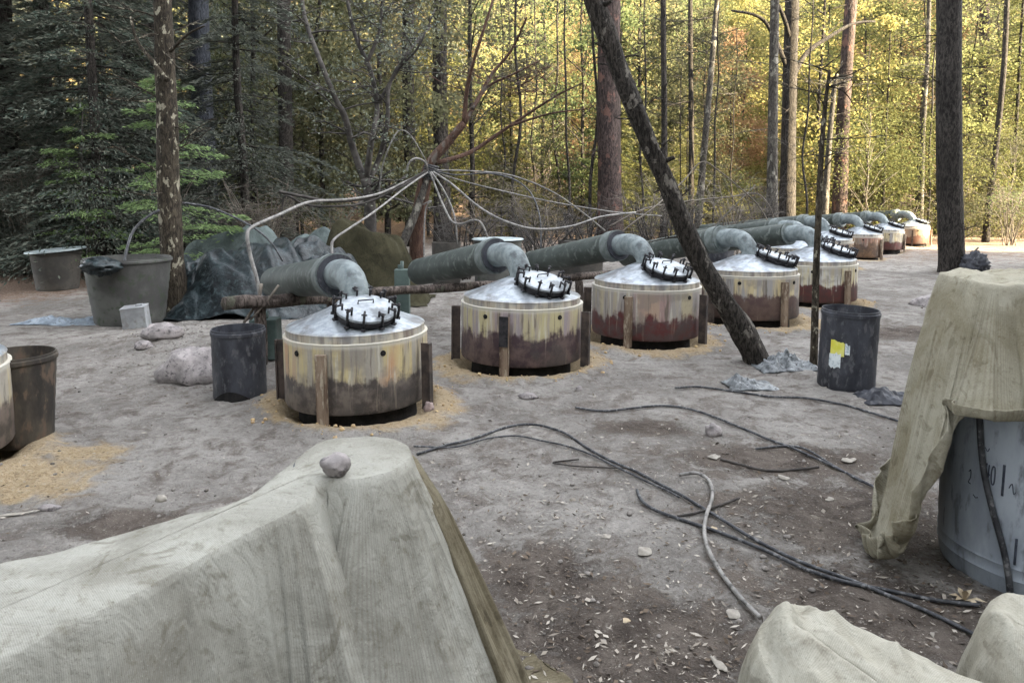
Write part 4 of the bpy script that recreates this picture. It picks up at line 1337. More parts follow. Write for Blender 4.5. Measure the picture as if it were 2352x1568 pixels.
def cloth_relax(Q, n_in, nrm, e, steps, fold, vs_):
    """settle the hanging part of a cloth that has a little too much width, so that it buckles into folds"""
    rows, N, _ = Q.shape
    N2 = N - N % 2
    base = Q.copy()
    top = n_in
    S = Q[top:].copy(); m = S.shape[0]
    B = S.copy()
    w = np.ones((m, N, 1)); w[0] = 0; w[-1] = .25
    tt = np.linspace(0, 1, m)[:, None]
    ri = np.linalg.norm(np.roll(S, -1, 1) - S, axis=2) * (1 + e * np.minimum(1, tt * 4))
    rj = np.linalg.norm(S[1:] - S[:-1], axis=2) * vs_
    d1 = np.sqrt(np.linalg.norm(np.roll(S, -1, 1)[1:] - S[:-1], axis=2) ** 2 * (1 + e)) 
    d2 = np.sqrt(np.linalg.norm(S[1:] - np.roll(S, -1, 1)[:-1], axis=2) ** 2 * (1 + e))
    V = np.zeros_like(S)
    def con(a, b, wa, wb, rest, k):
        d = b - a
        L = np.linalg.norm(d, axis=-1, keepdims=True) + 1e-9
        c = d * ((L - rest[..., None]) / L * k / (wa + wb + 1e-9))
        return a + c * wa, b - c * wb
    K = 5
    for st in range(steps):
        V *= .90
        V[..., 2] -= .00035
        S = S + V * w
        S0 = S.copy() - V * w
        for it in range(3):
            for p in (0, 1):
                i = np.arange(p, N2 - 1 + p, 2) % N
                i2 = (i + 1) % N
                S[:, i], S[:, i2] = con(S[:, i], S[:, i2], w[:, i], w[:, i2], ri[:, i], 1.0)
                j = np.arange(p, m - 1, 2)
                S[j], S[j + 1] = con(S[j], S[j + 1], w[j], w[j + 1], rj[j], 1.0)
                a_, b_ = con(S[j], np.roll(S, -1, 1)[j + 1], w[j], np.roll(w, -1, 1)[j + 1], d1[j], .35)
                S[j] = a_; S[j + 1] = np.roll(b_, 1, 1)
                a_, b_ = con(np.roll(S, -1, 1)[j], S[j + 1], np.roll(w, -1, 1)[j], w[j + 1], d2[j], .35)
                S[j] = np.roll(a_, 1, 1); S[j + 1] = b_
            # bending: keep points apart over K steps
            far = np.roll(S, -K, 1)
            d = far - S
            L = np.linalg.norm(d, axis=2, keepdims=True) + 1e-9
            rest = (ri * K * .93)[..., None]
            c = d * (np.minimum(L - rest, 0) / L * .16) * w
            S = S + c - np.roll(c, K, 1)
            # never inside the thing it covers
            dep = ((S[..., :2] - B[..., :2]) * nrm[None]).sum(2)
            lim = -(.012 + .05 * tt)
            push = np.maximum(lim - dep, 0) * w[..., 0]
            S[..., :2] += push[..., None] * nrm[None]
        V = np.clip(S - S0, -.01, .01)
    Q[top:] = S
    flat_ = Q.reshape(-1, 3)
    for k in range(top * N, len(flat_)):
        g = gz(flat_[k, 0], flat_[k, 1]) + .006
        if flat_[k, 2] < g: flat_[k, 2] = g
    return flat_

def sheet_heap(name, u, vtop, Y, half, mat, label, cat, seed, ang=.5, amp=.10, f=2.4, peaks=(), n=90):
    """a sheet thrown over a heap: low lumps underneath, broad folds running down from them"""
    c = P(u, vtop, Y)
    zg = gz(c.x, c.y)
    H = c.z - zg
    ca, sa = math.cos(ang), math.sin(ang)
    vs, fs = [], []
    for j in range(n + 1):
        for i in range(n + 1):
            a, b = -1 + 2 * i / n, -1 + 2 * j / n
            x = a * half[0] * (1 + .16 * nz(b * 2.2, seed, 1)); y = b * half[1] * (1 + .16 * nz(a * 2.2, seed, 4))
            rr2 = math.sqrt(a * a * .9 + b * b * .9)
            h = H * max(0, 1 - sm(.35, 1.08, rr2)) * (.80 + .25 * nz(x * 1.3, y * 1.3, seed))
            for (pa, pb, ph, pw) in peaks:
                h += ph * math.exp(-(((a - pa) / pw) ** 2 + ((b - pb) / pw) ** 2))
            p_, q_ = x * ca + y * sa, -x * sa + y * ca
            wq = .5 * nz(x * 1.1, y * 1.1, seed + 3)
            fo = (1 - abs(nz(p_ * f + wq, q_ * f * .32 + wq, seed + 9)) * 3.2) + .5 * (1 - abs(nz(p_ * f * 2.6 + wq * 2, q_ * f * .9, seed + 19)) * 3.2)
            ed = sm(1.05, .55, rr2)
            h += amp * fo * (.3 + .7 * ed)
            vs.append((x, y, max(h, .015 + .03 * abs(nz(x * 6, y * 6, seed)))))
    for j in range(n):
        for i in range(n):
            k = j * (n + 1) + i
            fs.append((k, k + 1, k + n + 2, k + n + 1))
    o = MB().add(vs, fs).build(name, mat)
    uv = o.data.uv_layers.new(name='weave')
    li = np.zeros(len(o.data.loops), dtype=np.int32); o.data.loops.foreach_get('vertex_index', li)
    va = np.array(vs)[:, :2]
    uv.data.foreach_set('uv', va[li].astype(np.float32).ravel())
    o.location = (c.x, c.y, zg)
    sol = o.modifiers.new('thickness', 'SOLIDIFY'); sol.thickness = .004
    return tag(o, label, cat)
sheet_heap('plastic_sheet', 585, 548, 9.8, (1.15, .75), M['plastic_dark'], 'dark crumpled plastic sheet over the heap behind the pale drooping hose', 'plastic sheet', 3.0, .9, .10, 2.8)
sheet_heap('plastic_sheet', 735, 545, 10.0, (.75, .6), M['plastic_dark'], 'black crumpled sheet above the far end of the nearest pipe', 'plastic sheet', 7.0, -.6, .12, 3.4)
sheet_heap('plastic_sheet', 462, 590, 10.0, (.6, .5), M['plastic_dark'], 'small dark plastic sheet just right of the lichen-spotted trunk', 'plastic sheet', 12.0, .2, .10, 3.6)
sheet_heap('blue_tarp', 540, 505, 11.2, (1.25, .6), M['blue_tarp'], 'flat grey-green tarp behind the dark crumpled sheet, left one of two', 'tarp', 17.0, .3, .05, 1.8)
sheet_heap('blue_tarp', 735, 518, 11.5, (.8, .6), M['blue_tarp'], 'peaked grey-green tarp behind the black sheet, beside the olive one', 'tarp', 23.0, -.4, .06, 2.2, [(.1, -.2, .22, .22)])
sheet_heap('olive_tarp', 845, 512, 10.8, (.95, .6), M['olive_tarp'], 'olive brown tarp spread over a heap left of the bent red tree', 'tarp', 31.0, 1.2, .09, 2.4, [(-.45, 0, .10, .3)])
for i_, (u, v, Y, r_, lab) in enumerate([(800, 612, 9.9, (.28, .25, .2), 'dark bundle under the front edge of the olive tarp'), (866, 622, 9.7, (.26, .22, .14), 'low dark bundle beside the prop pole foot')]):
    c = P(u, v, Y); zg = gz(c.x, c.y)
    root = empty('dark_bundle', (c.x, c.y, zg), lab, 'bundle')
    MB().blob((0, 0, r_[2] * .8), r_, .4, 2.0, i_ * 5.3, 40, 28, 2, zmin=-r_[2] * .8).build('bundle', M['soot_gap_black'], root)

# low drums and lids further back
def far_drum(u, vtop, vbase, w, Y, mat, label, lidm=None):
    c = P(u, vtop, Y)
    zb = gz(c.x, c.y)
    r = w / FPX * Y / 2
    root = empty('far_drum', (c.x, c.y, zb), label, 'drum')
    h = max(.3, c.z - zb)
    MB().lathe([(.001, 0), (r * .9, 0), (r * .92, h * .3), (r * .95, h * .9), (r * .97, h), (r * .9, h), (r * .9, h - .03), (.001, h - .03)], 30).build('drum_body', mat, root, auto=40)
    if lidm:
        MB().lathe([(.001, h + .03), (r * 1.0, h + .02), (r * 1.04, h + .004), (.001, h + .004)], 30).build('drum_lid', lidm, root, auto=40)
far_drum(1143, 550, 600, 116, 12.6, M['pot_green'], 'low drum with a pale tin lid behind the second pipe', M['tin'])
far_drum(1025, 556, 600, 70, 12.9, M['pot_brown'], 'low brown drum right of the bent red tree')
far_drum(1335, 552, 600, 110, 14.5, M['pot_brown'], 'low brown drum left of the stout reddish trunk')
far_drum(1650, 528, 560, 80, 17, M['black_plastic'], 'dark drum behind the far pipes, right of the leaning trunk')

# ------------------------------------------------------------------ hoses
def hose(pts, r, mat, label, sub=6, cat='hose', n=6, name='hose'):
    b = pts[0].copy()
    o = MB().tube([q - b for q in pts], r, n, sub=sub).build(name, mat)
    o.location = b
    return tag(o, label, cat)
def air(uvy): return [P(u, v, Y) for (u, v, Y) in uvy]
HG, HB = M['hose_grey'], M['hose']
AIR = [
 ([(985, 392, 11.4), (930, 418, 11.2), (870, 445, 10.6), (800, 458, 9.8), (712, 464, 8.6), (640, 494, 7.7), (582, 520, 7.0), (568, 540, 6.85), (576, 590, 6.8), (590, 640, 6.75), (600, 690, 6.7)], .020, HG, 'thick pale hose running left then down to the near log'),
 ([(985, 394, 11.4), (930, 432, 10.8), (860, 486, 9.6), (800, 526, 8.6), (769, 548, 8.0), (762, 566, 7.9), (766, 606, 7.8)], .017, HG, 'pale hose sloping left down to the top of the nearest pipe'),
 ([(984, 390, 11.4), (930, 420, 11.2), (850, 452, 10.9), (760, 462, 10.6), (690, 450, 10.4), (640, 440, 10.3)], .026, M['twig_dark'], 'thick dark hose running level to the left from the knot'),
 ([(984, 395, 11.4), (920, 430, 11.0), (840, 466, 10.8), (760, 474, 10.6), (700, 470, 10.5), (655, 450, 10.4), (648, 500, 10.4)], .018, M['twig_dark'], 'thin dark hose sagging under the level one on the left'),
 ([(988, 395, 11.35), (1005, 440, 11.2), (1022, 480, 11.0), (1040, 510, 10.8), (1062, 514, 10.6), (1085, 506, 10.5), (1105, 512, 10.5), (1120, 545, 10.5)], .018, HG, 'pale hose dropping steeply from the knot and curling right'),
 ([(990, 394, 11.35), (1015, 430, 11.2), (1035, 470, 11.1), (1046, 508, 11.0), (1050, 560, 11)], .016, HG, 'pale hose dropping straight right beside the steep curling one'),
 ([(992, 393, 11.4), (1040, 425, 11.2), (1100, 475, 10.9), (1160, 508, 10.7), (1230, 526, 10.7), (1310, 520, 11), (1380, 498, 11.5), (1460, 488, 12)], .020, HG, 'pale hose sweeping down right in front of the stout trunk'),
 ([(992, 392, 11.4), (1050, 402, 11.4), (1120, 398, 11.4), (1180, 412, 11.3), (1220, 445, 11.2), (1240, 500, 11), (1242, 575, 10.8)], .013, HB, 'thin dark hose arching right then dropping behind the second tank'),
 ([(992, 391, 11.4), (1080, 393, 11.6), (1170, 402, 11.8), (1260, 436, 12), (1330, 482, 12.2), (1390, 530, 12.4)], .014, HG, 'thin hose arching highest to the right towards the stout trunk'),
 ([(994, 394, 11.4), (1060, 415, 11.5), (1160, 440, 11.8), (1280, 466, 12.2), (1420, 488, 12.8), (1520, 496, 13.2)], .012, HG, 'thin hose running nearly level to the right behind the others'),
 ([(984, 396, 11.4), (975, 372, 11.3), (955, 364, 11.2), (940, 374, 11.2), (934, 392, 11.2)], .020, HG, 'short hose looped tightly at the knot'),
 ([(986, 386, 11.4), (965, 345, 11.3), (938, 306, 11.2), (915, 302, 11.2), (895, 335, 11.2), (878, 385, 11.3), (870, 450, 11.4)], .012, HG, 'thin hose rising from the knot in a tall loop to the left'),
 ([(972, 470, 11.2), (990, 462, 11.1), (978, 480, 11.1), (974, 540, 11.0), (974, 600, 10.9)], .013, HG, 'short hose hanging down along the red trunk'),
 ([(366, 482, 9.4), (330, 505, 9.3), (304, 535, 9.2), (290, 580, 9.0), (282, 625, 8.9)], .020, HB, 'black hose from the lichen-spotted trunk down into the large pot'),
 ([(420, 466, 9.6), (480, 476, 9.6), (540, 500, 9.5), (590, 528, 9.4), (625, 560, 9.4), (650, 600, 9.4)], .016, HB, 'black hose arching right from the lichen-spotted trunk'),
 ([(1418, 545, 12), (1450, 515, 12), (1510, 470, 12.4), (1570, 415, 13), (1612, 372, 13.2), (1650, 392, 13.3), (1700, 432, 13.6), (1740, 470, 14), (1770, 520, 14)], .014, M['twig'], 'thin grey hose peaking high behind the leaning trunk'),
 ([(1400, 520, 12.6), (1480, 480, 13), (1580, 462, 13.6), (1680, 452, 14), (1735, 444, 14.2), (1765, 470, 14.2), (1778, 505, 14.2)], .015, M['twig'], 'thin grey hose running level behind the leaning trunk to the far pipes'),
 ([(1600, 560, 13), (1660, 500, 13.4), (1705, 455, 14), (1735, 425, 14.4)], .012, M['twig_dark'], 'dark slanting cane beside the grey hoses above the far pipes'),
]
for (q, r, mt, lab) in AIR:
    hose(air(q), r * .9, mt, lab)
kb = P(986, 394, 11.38)
root = empty('rope_binding', kb, 'rope binding that ties the hoses to the crook of the red tree', 'rope')
tx_ = (P(990, 372, Yn) - P(978, 410, Yn)).normalized()
sx_ = tx_.cross(Vector((0, 1, 0))).normalized(); wx_ = tx_.cross(sx_)
coil = [tx_ * (-.12 + .24 * k / 60) + (sx_ * math.cos(k * .72) + wx_ * math.sin(k * .72)) * (.105 + .012 * nz(k * .5, 2)) + Vector((0, .10, 0)) for k in range(61)]
MB().tube(coil, .016, 6, sub=2).build('rope', HB, root)
def gline(uv, lift=.014, step=.18):
    """follow the ground through the given picture points"""
    pts = [G(u, v) for (u, v) in uv]
    sp_, _ = spline(pts, [1] * len(pts), 6)
    out = []
    for q in sp_:
        out.append(Vector((q.x, q.y, gz(q.x, q.y) + lift)))
    return out
def ghose(uv, r, mat, label, name='hose', cat='hose', lift=.016):
    pts = gline(uv, lift)
    b = pts[0].copy()
    o = MB().tube([q - b for q in pts], r, 7).build(name, mat)
    o.location = b
    tag(o, label, cat)
ghose([(958, 1048), (1030, 1026), (1100, 1008), (1170, 984), (1230, 980), (1290, 996), (1340, 1028), (1400, 1062), (1480, 1098), (1580, 1152), (1700, 1226), (1850, 1302), (2000, 1358), (2120, 1408), (2260, 1478), (2345, 1530)], .0085, HB, 'long black hose crossing the clearing from left to lower right')
ghose([(950, 1030), (1040, 1032), (1120, 1012), (1190, 1006), (1260, 1020), (1340, 1042), (1410, 1075), (1500, 1118), (1560, 1148)], .006, HB, 'thinner black hose joining the long one from the left')
ghose([(1463, 1132), (1476, 1158), (1510, 1180), (1580, 1205), (1660, 1232), (1760, 1272), (1860, 1318), (1950, 1346), (2060, 1368), (2160, 1388), (2250, 1398)], .009, HB, 'black hose below the long one, ending at the blue barrel')
ghose([(1560, 1100), (1600, 1096), (1628, 1114), (1636, 1150), (1622, 1195), (1618, 1240), (1634, 1290), (1668, 1345), (1706, 1392), (1745, 1432)], .010, HG, 'grey hose crossing over the two black ones towards the front canvas', lift=.026)
ghose([(1550, 895), (1600, 892), (1680, 902), (1760, 914), (1850, 918), (1930, 932), (2010, 955), (2075, 975)], .0085, HB, 'black hose lying between the leaning trunk and the right-hand cloth')
ghose([(1322, 940), (1380, 948), (1450, 942), (1530, 936), (1600, 948), (1680, 978), (1760, 1012), (1830, 1038), (1900, 1070), (1960, 1100), (2024, 1132)], .0085, HB, 'black hose bending past the round stone')
ghose([(1736, 1036), (1790, 1030), (1850, 1036), (1910, 1072), (1980, 1112)], .007, HB, 'short black hose above the hollow with white scraps')
ghose([(1556, 1192), (1600, 1184), (1650, 1168), (1698, 1150)], .0065, M['twig_dark'], 'dark stick lying across the grey hose', 'stick', 'stick')
ghose([(1655, 1060), (1700, 1072), (1760, 1086), (1830, 1084), (1880, 1078)], .008, M['twig_dark'], 'dark stick at the hollow with white scraps', 'stick', 'stick')
ghose([(1330, 1060), (1270, 1068), (1360, 1078), (1440, 1080)], .005, M['twig_dark'], 'short dark twig below the long hose', 'twig', 'stick')

# ------------------------------------------------------------------ stones and loose bits
def stone(u, v, r, label, mat='stone', seed=0, lift=.6):
    p_ = G(u, v)
    o = MB().blob((0, 0, r[2] * lift), r, .28, 1.5, seed, 20, 14).build('stone', M[mat])
    o.location = p_
    return tag(o, label, 'stone')
stone(1638, 1000, (.055, .055, .05), 'round dark grey stone beside the bending hose', 'stone', 1)
stone(985, 945, (.035, .035, .05), 'small pinkish stone at the foot of the nearest tank', 'stone_pink', 2)
stone(1330, 898, (.03, .03, .028), 'small pale stone at the foot of the second tank', 'stone', 3)
stone(372, 778, (.20, .14, .10), 'pale flat rock before the white canister', 'stone', 4)
stone(450, 868, (.30, .22, .20), 'large boulder half hidden by the black barrel', 'stone', 5, .35)
stone(330, 800, (.09, .07, .05), 'dark small rock left of the pale flat rock', 'stone', 6)
stone(2188, 705, (.50, .35, .16), 'low grey rock left of the right-hand cloth', 'stone', 7, .2)
stone(370, 1150, (.03, .02, .02), 'white pebble just behind the left cloth', 'scrap', 8)
stone(115, 1170, (.06, .025, .018), 'dark chip of rock behind the left cloth', 'stone', 9)
stone(1212, 915, (.07, .045, .03), 'small ash-grey lump before the tank with the black strip', 'stone', 13)
def chip(u, v, L, W, rz, label, mat='scrap', curl=.3, name='wood_chip', cat='chip'):
    p_ = G(u, v)
    n = 7
    vs, fs = [], []
    for k in range(n + 1):
        t = -1 + 2 * k / n
        w = W * .5 * (1 - .75 * abs(t) ** 2.4) * (.65 + .7 * abs(math.sin(k * 2.7 + u)))
        z = curl * L * (.22 * t * t) + .006 + .010 * abs(nz(k * .9, u))
        vs += [(t * L / 2, -w, z), (t * L / 2, w * (1 + .3 * nz(k * .8, v)), z + .25 * w)]
    for k in range(n): fs.append((2 * k, 2 * k + 2, 2 * k + 3, 2 * k + 1))
    o = MB().add(vs, fs).build(name, M[mat])
    o.location = p_; o.rotation_euler = (0, 0, rz)
    sol = o.modifiers.new('thickness', 'SOLIDIFY'); sol.thickness = .0015
    return tag(o, label, cat)
chip(1950, 1060, .10, .05, .3, 'white torn scrap right of the hollow', name='scrap')
chip(1430, 1430, .06, .022, -.2, 'single yellowish dry leaf in the front dark soil', 'drywood', name='dry_leaf', cat='leaf')
chip(1684, 1415, .07, .04, .9, 'pale scrap touching the grey hose end', name='scrap')
chip(1640, 1052, .08, .045, .1, 'whitish scrap left of the hollow', name='scrap')
chip(1800, 1100, .06, .05, 1.0, 'pinkish white scrap in the hollow', 'scrap', name='scrap')
chip(1635, 1218, .055, .03, .2, 'pale wood chip under the crossing hoses', 'drywood')
chip(1905, 1150, .055, .03, .5, 'pale chip alone below the hollow', 'scrap')
chip(1480, 1272, .08, .05, .7, 'whitish flat chip left of the hose bend', 'scrap')
chip(1392, 1235, .05, .03, .4, 'small whitish chip in the dark soil patch', 'scrap')
chip(40, 1182, .20, .02, .35, 'thin white strip behind the left cloth', 'scrap', .05, 'strip', 'strip')
chip(1892, 892, .05, .02, .0, 'small white chip at the foot of the labelled drum', 'scrap')
chip(2160, 1468, .07, .03, -.8, 'pale curled chip near the front right canvas', 'scrap')
chip(1650, 1530, .09, .025, -1.2, 'long pale chip beside the front canvas', 'scrap')
# dry maize-like husk by the blue barrel
hp = G(2215, 1378)
root = empty('dry_husk', hp, 'dry splayed husk of pale leaves at the foot of the blue barrel', 'husk')
hm = MB()
for k in range(9):
    a = k * .7; d = Vector((math.cos(a), math.sin(a), .25 if k % 3 else 1.6)).normalized()
    s = d.cross(Vector((0, 0, 1))).normalized()
    L = random.uniform(.05, .085)
    hm.add([s * .004, -s * .004, d * L * .5 - s * .012 + Vector((0, 0, .012)), d * L * .5 + s * .012 + Vector((0, 0, .012)), d * L], [(0, 1, 2, 3), (3, 2, 4)])
hm.build('husk_leaves', M['drywood'], root, smooth=False)

# litter: uncountable chips, needles and twigs
def litter():
    n = 26000
    u = rng.uniform(-60, 2420, n); vv = rng.uniform(690, 1620, n)
    keep = rng.uniform(0, 1, n) < np.where((u > 1000) & (vv > 980), .95, np.where((u > 200) & (u < 560) & (vv > 740) & (vv < 900), .9, .22))
    u, vv = u[keep], vv[keep]
    c = []
    for a, b in zip(u, vv):
        q = flat(a, b)
        if any((q.x - t[0]) ** 2 + (q.y - t[1]) ** 2 < (t[2] * 1.05) ** 2 for t in TANKS): continue
        c.append((q.x, q.y, gz(q.x, q.y)))
    c = np.array(c); n = len(c)
    big = rng.uniform(0, 1, n) ** 4
    L = .007 + .036 * big
    a = unit(n, .88)
    c[:, 2] += .005 + L * .12
    v, q = leaf_arrays(c, a, L, L * rng.uniform(.12, .5, n), .75)
    half = n // 2
    lm = leafmat('pale_litter', (.24, .21, .175), (.46, .42, .36), .15)
    o = link('leaf_litter', np_mesh('leaf_litter', v[:half * 4], q[:half], lm))
    tag(o, 'pale dry leaves and chips strewn over the clearing', 'leaf litter', kind='stuff')
    lm2 = leafmat('dark_litter', (.05, .042, .036), (.16, .125, .095), .1)
    o = link('dark_litter', np_mesh('dark_litter', v[half * 4:], q[half:] - half * 4, lm2))
    tag(o, 'dark bark bits and leaf scraps strewn over the clearing', 'leaf litter', kind='stuff')
    # gravel
    vs, fs = [], []
    mb = MB()
    r_ = random.Random(77)
    for k in range(1700):
        u_, v_ = r_.uniform(-40, 2400), r_.uniform(720, 1600) 
        if r_.random() < .35: u_, v_ = r_.gauss(420, 90), r_.gauss(820, 40)
        q_ = flat(u_, v_)
        if any((q_.x - t_[0]) ** 2 + (q_.y - t_[1]) ** 2 < (t_[2] * 1.1) ** 2 for t_ in TANKS): continue
        z_ = .003 + .011 * r_.random() ** 4
        mb.blob((q_.x, q_.y, gz(q_.x, q_.y) + z_ * .3), (z_ * r_.uniform(.8, 1.5), z_ * r_.uniform(.8, 1.4), z_ * .7), .35, 1.4, k * .37, 7, 5)
    o = mb.build('gravel', mottled('gravel_stone', (.075, .066, .058), (.22, .20, .18), 7, (.14, .12, .10), bump=.5))
    tag(o, 'small stones and grit lying over the clearing', 'gravel', kind='stuff')
    # clay crumbs round the tanks
    m = 2400
    t = rng.integers(0, 5, m)
    TT = np.array(TANKS)[t]
    an = rng.uniform(0, 2 * np.pi, m); ra = TT[:, 2] * rng.uniform(1.04, 1.55, m)
    cc = np.stack([TT[:, 0] + ra * np.cos(an), TT[:, 1] + ra * np.sin(an), np.zeros(m)], 1)
    cc[:, 2] = [gz(x, y) + .006 for x, y in cc[:, :2]]
    vs, fs = [], []
    mb = MB()
    for k in range(0, m, 3):
        s = .004 + .016 * rng.uniform() ** 4
        p_ = cc[k]
        mb.blob(p_, (s, s, s * .8), .3, 1.3, k * .3, 6, 4)
    o = mb.build('clay_crumbs', mottled('clay_crumb', (.32, .22, .12), (.52, .38, .19), 9, (.26, .22, .18)), smooth=True)
    tag(o, 'orange clay crumbs ringing the tanks', 'clay', kind='stuff')
litter()

# ------------------------------------------------------------------ foreground cloths
# left: burlap over a bucket-like support running off to the left
cx, cyy, zt = -.465, 2.02, .885
def px(u, v, z):      # world point at height z under a picture point
    q = flat(u, v, z); return q.x, q.y
out = []
# going round counter-clockwise seen from above, starting at the right of the bucket top
for a, z, drop, flare in [(-35, zt, .75, .54), (0, zt, .72, .46), (35, zt, .75, .18), (70, zt, .7, .06), (105, zt, .7, .06), (140, zt - .004, .6, .05)]:
    out.append((cx + .172 * math.cos(R(a)), cyy + .172 * math.sin(R(a)), z, drop, flare))
for (u, v, z, drop, flare) in [(560, 1146, .845, .5, .05), (420, 1186, .82, .5, .05), (200, 1250, .80, .5, .05), (0, 1296, .79, .5, .05), (-300, 1370, .78, .5, .06), (-560, 1480, .76, .5, .2)]:
    x, y = px(u, v, z); out.append((x, y, z, drop, flare))
for (u, v, z, drop, flare) in [(-400, 1800, .74, .6, .25), (-60, 1560, .76, .7, .32), (160, 1440, .79, .75, .34), (380, 1330, .815, .75, .34), (560, 1230, .845, .75, .36), (690, 1165, .872, .75, .38)]:
    x, y = px(u, v, z); out.append((x, y, z, drop, flare))
for a, z, drop, flare in [(-105, zt, .75, .48), (-70, zt, .75, .54)]:
    out.append((cx + .172 * math.cos(R(a)), cyy + .172 * math.sin(R(a)), z, drop, flare))
x0, y0 = px(-250, 1520, .79)
drape('burlap_cloth', out, [(cx, cyy, zt + .004), (x0, y0, .80)], M['burlap'], 'grey burlap draped over a hidden bucket in the left foreground, a stone on top', 'cloth',
      n_s=460, n_in=22, n_out=90, rr_edge=.022, fold=.085, fk=(11, 23, 43), seed=2.3, crease=.008, relax=.12, steps=170)
# the bucket under it
root = empty('covered_bucket', (cx, cyy, gz(cx, cyy)), 'bucket hidden under the grey burlap of the left foreground', 'bucket')
h = zt - .012 - gz(cx, cyy)
MB().lathe([(.001, 0), (.135, 0), (.16, h * .97), (.162, h), (.001, h)], 32).build('bucket_body', M['black_plastic'], root, auto=40)
# stone resting on the cloth
so = MB().blob((0, 0, .028), (.041, .034, .030), .16, 1.4, 31, 26, 18).build('stone', M['stone'])
so.location = (*px(772, 1092, zt), zt + .003)
tag(so, 'grey stone resting on top of the grey burlap', 'stone')
# darker back flap of sacking on the right of it
fx, fy = px(975, 1060, .80)
out = [(cx + .14, cyy + .10, zt - .035, .75, .30), (cx + .17, cyy + .02, zt - .03, .75, .40), (cx + .15, cyy + .16, zt - .04, .75, .25), (cx + .06, cyy + .19, zt - .04, .75, .2), (cx - .02, cyy + .15, zt - .03, .7, .1), (cx + .05, cyy + .04, zt - .03, .6, .1)]
out = [(cx + .02 + .170 * math.cos(R(a)), cyy + .045 + .170 * math.sin(R(a)), zt - .05, .78, f) for a, f in [(-20, .47), (10, .50), (40, .42), (70, .24), (110, .12), (160, .02), (210, .02), (260, .1), (310, .3)]]
drape('sacking', out, [(cx, cyy + .03, zt - .02), (cx + .01, cyy + .03, zt - .02)], M['sacking'], 'brown fuzzy sacking showing behind the right side of the grey burlap', 'cloth', n_s=220, n_in=8, n_out=60, fold=.03, fk=(12, 23, 41), seed=7.7, crease=.010, relax=.10)

# right: blue barrel with yellow-beige cloth over it
bx, by, br, bh = 2.33, 3.06, .385, 1.0
root = empty('blue_barrel', (bx, by, gz(bx, by) - .01), 'tall faded blue barrel with a dark hose and hand-written marks on the right', 'barrel')
MB().lathe([(.001, 0), (br * .95, 0), (br * .975, .02), (br * .985, .07), (br * 1.0, .08), (br * .988, .09), (br * .99, .12), (br * 1.002, .13), (br * .99, .14), (br, .20), (br * 1.005, .6), (br, .90), (br * .97, .95), (br * .86, .98), (.001, bh)], 64, wob=.006).build('barrel_body', M['barrel_blue'], root, auto=40)
def on_barrel(deg, z, off=.004):
    return Vector(((br + off) * math.cos(R(deg)), (br + off) * math.sin(R(deg)), z))
def stroke(pts, r=.0028):
    MB().tube([on_barrel(a_, z_, .0022) for (a_, z_) in pts], r, 5, sub=4).build('marking', M['ink'], root)
stroke([(-155.8, .535), (-156.9, .485), (-153.9, .49)]); stroke([(-154.4, .53), (-154.9, .445)])
stroke([(-152.1, .53), (-152.9, .505), (-152.7, .46), (-151.5, .455), (-151.0, .49), (-151.2, .525), (-152.1, .53)])
stroke([(-146.0, .55), (-146.3, .42)], .005); stroke([(-137.5, .26), (-137.8, .15)], .005)
stroke([(-167.5, .47), (-166.3, .48), (-166.1, .45), (-167.5, .425), (-166.0, .42)], .0018); stroke([(-143.0, .46), (-141.5, .48), (-140.5, .44), (-139.5, .45)], .0018); stroke([(-135.5, .58), (-133.5, .56)], .004)
stroke([(-163.5, .38), (-162.0, .37), (-160.5, .375)], .0015); stroke([(-157.5, .60), (-156.0, .585), (-155.0, .60)], .0015)
hb = MB().tube([on_barrel(a_, z_, .016) for (a_, z_) in [(-161.5, .97), (-161.5, .81), (-160.0, .67), (-156.5, .51), (-150.5, .36), (-143.5, .21), (-140.0, .10), (-138.5, .02)]], .0125, 8, sub=5)
ho = hb.build('hose', HB); ho.location = root.location
tag(ho, 'dark hose hanging down the face of the blue barrel', 'hose')
zt2 = 1.275
out = [(1.92, 2.90, zt2, .36, .18), (1.935, 2.86, zt2, .30, .20), (1.99, 2.845, zt2, .285, .19), (2.12, 2.84, zt2, .29, .19), (2.25, 2.84, zt2, .31, .20), (2.38, 2.84, zt2, .35, .22), (2.46, 2.90, zt2, .5, .22), (2.50, 3.08, zt2, .6, .18), (2.46, 3.26, zt2, .6, .18),
       (2.2, 3.32, zt2, .6, .18), (2.0, 3.30, zt2, .9, .22), (1.92, 3.20, zt2, 1.12, .24), (1.905, 3.10, zt2, 1.08, .30), (1.90, 3.02, zt2, 1.03, .31), (1.905, 2.96, zt2, .98, .26), (1.91, 2.925, zt2, .80, .32)]
drape('burlap_cloth', out, [(2.02, 3.02, 1.30), (2.40, 3.08, 1.31)], M['burlap2'], 'yellow-beige burlap draped over the tall blue barrel, long corner hanging left', 'cloth', n_s=360, n_in=22, n_out=80, rr_edge=.016, fold=.06, fk=(15, 29, 53), seed=5.1, crease=.012, relax=.07, topfold=.03)

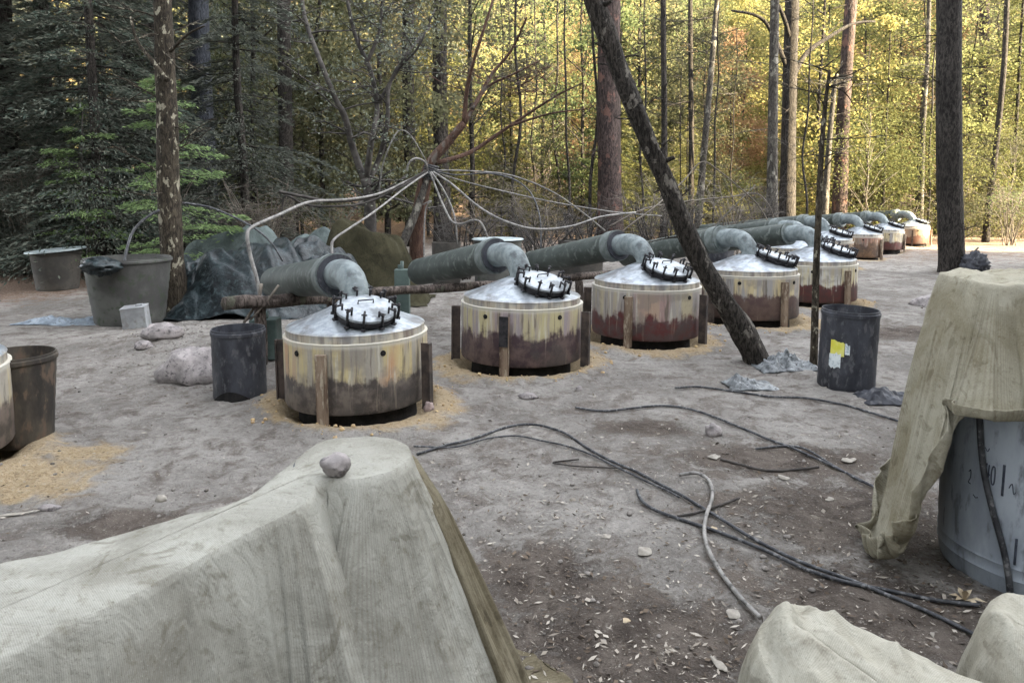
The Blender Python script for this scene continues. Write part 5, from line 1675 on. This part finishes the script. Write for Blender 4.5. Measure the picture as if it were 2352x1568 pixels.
# front right canvas lumps
x1, y1 = px(1830, 1400, .72)
out = []
for (u, v, z, d_, f_) in [(1745, 1450, .70, .7, .05), (1790, 1402, .715, .6, .04), (1850, 1392, .72, .6, .04), (1950, 1435, .70, .6, .05), (2060, 1500, .67, .6, .06), (2190, 1556, .65, .6, .05), (2330, 1640, .64, .6, .05), (2240, 1800, .64, .6, .1), (2000, 1760, .65, .6, .1), (1850, 1640, .67, .6, .1), (1760, 1530, .69, .7, .06)]:
    x, y = px(u, v, z); out.append((x, y, z, d_, f_))
xa, ya = px(1830, 1440, .74); xb, yb = px(2180, 1680, .67)
drape('canvas_cloth', out, [(xa, ya, .735), (xb, yb, .665)], M['canvas'], 'pale canvas over a hidden lump at the bottom right of the picture', 'cloth', n_s=330, n_in=40, n_out=40, rr_edge=.03, fold=.035, fk=(17, 33, 57), seed=9.4, crease=.022, relax=.14, topfold=.05)
out = []
for (u, v, z, d_, f_) in [(2248, 1460, .62, .6, .03), (2275, 1400, .645, .6, .03), (2330, 1376, .66, .6, .03), (2420, 1390, .66, .6, .03), (2500, 1480, .64, .6, .04), (2450, 1600, .62, .6, .05), (2300, 1570, .60, .6, .05)]:
    x, y = px(u, v, z); out.append((x, y, z, d_, f_))
xa, ya = px(2330, 1440, .67); xb, yb = px(2400, 1460, .67)
drape('canvas_cloth', out, [(xa, ya, .672), (xb, yb, .672)], M['canvas'], 'second pale canvas at the right edge below the blue barrel', 'cloth', n_s=250, n_in=30, n_out=36, rr_edge=.025, fold=.035, fk=(21, 37, 63), seed=19.4, crease=.022, relax=.14, topfold=.05)

# ------------------------------------------------------------------ things by the tall trunk on the right
wc = G(2238, 632)
root = empty('dark_bundle', wc, 'dark bundle of gear lying behind the foot of the tall thick trunk', 'bundle')
MB().blob((0, 0, .2), (.24, .2, .24), .5, 2.2, 41, 40, 28, 2, zmin=-.2).tube([(-.1, 0, .3), (-.02, 0, .48), (.06, .02, .55)], .02, 6).build('bundle', M['black_plastic'], root)
tb = G(2335, 545)
root = empty('wood_bench', tb, 'dark low wooden bench at the right edge behind the clearing', 'bench')
MB().box(1.3, .5, .07, (.2, 0, .50)).build('bench_top', M['log'], root, smooth=False)
for (x_, y_) in ((-.35, -.18), (-.35, .18), (.75, -.18), (.75, .18)):
    MB().box(.09, .09, .48, (x_, y_, .23)).build('leg', M['log'], root, smooth=False)
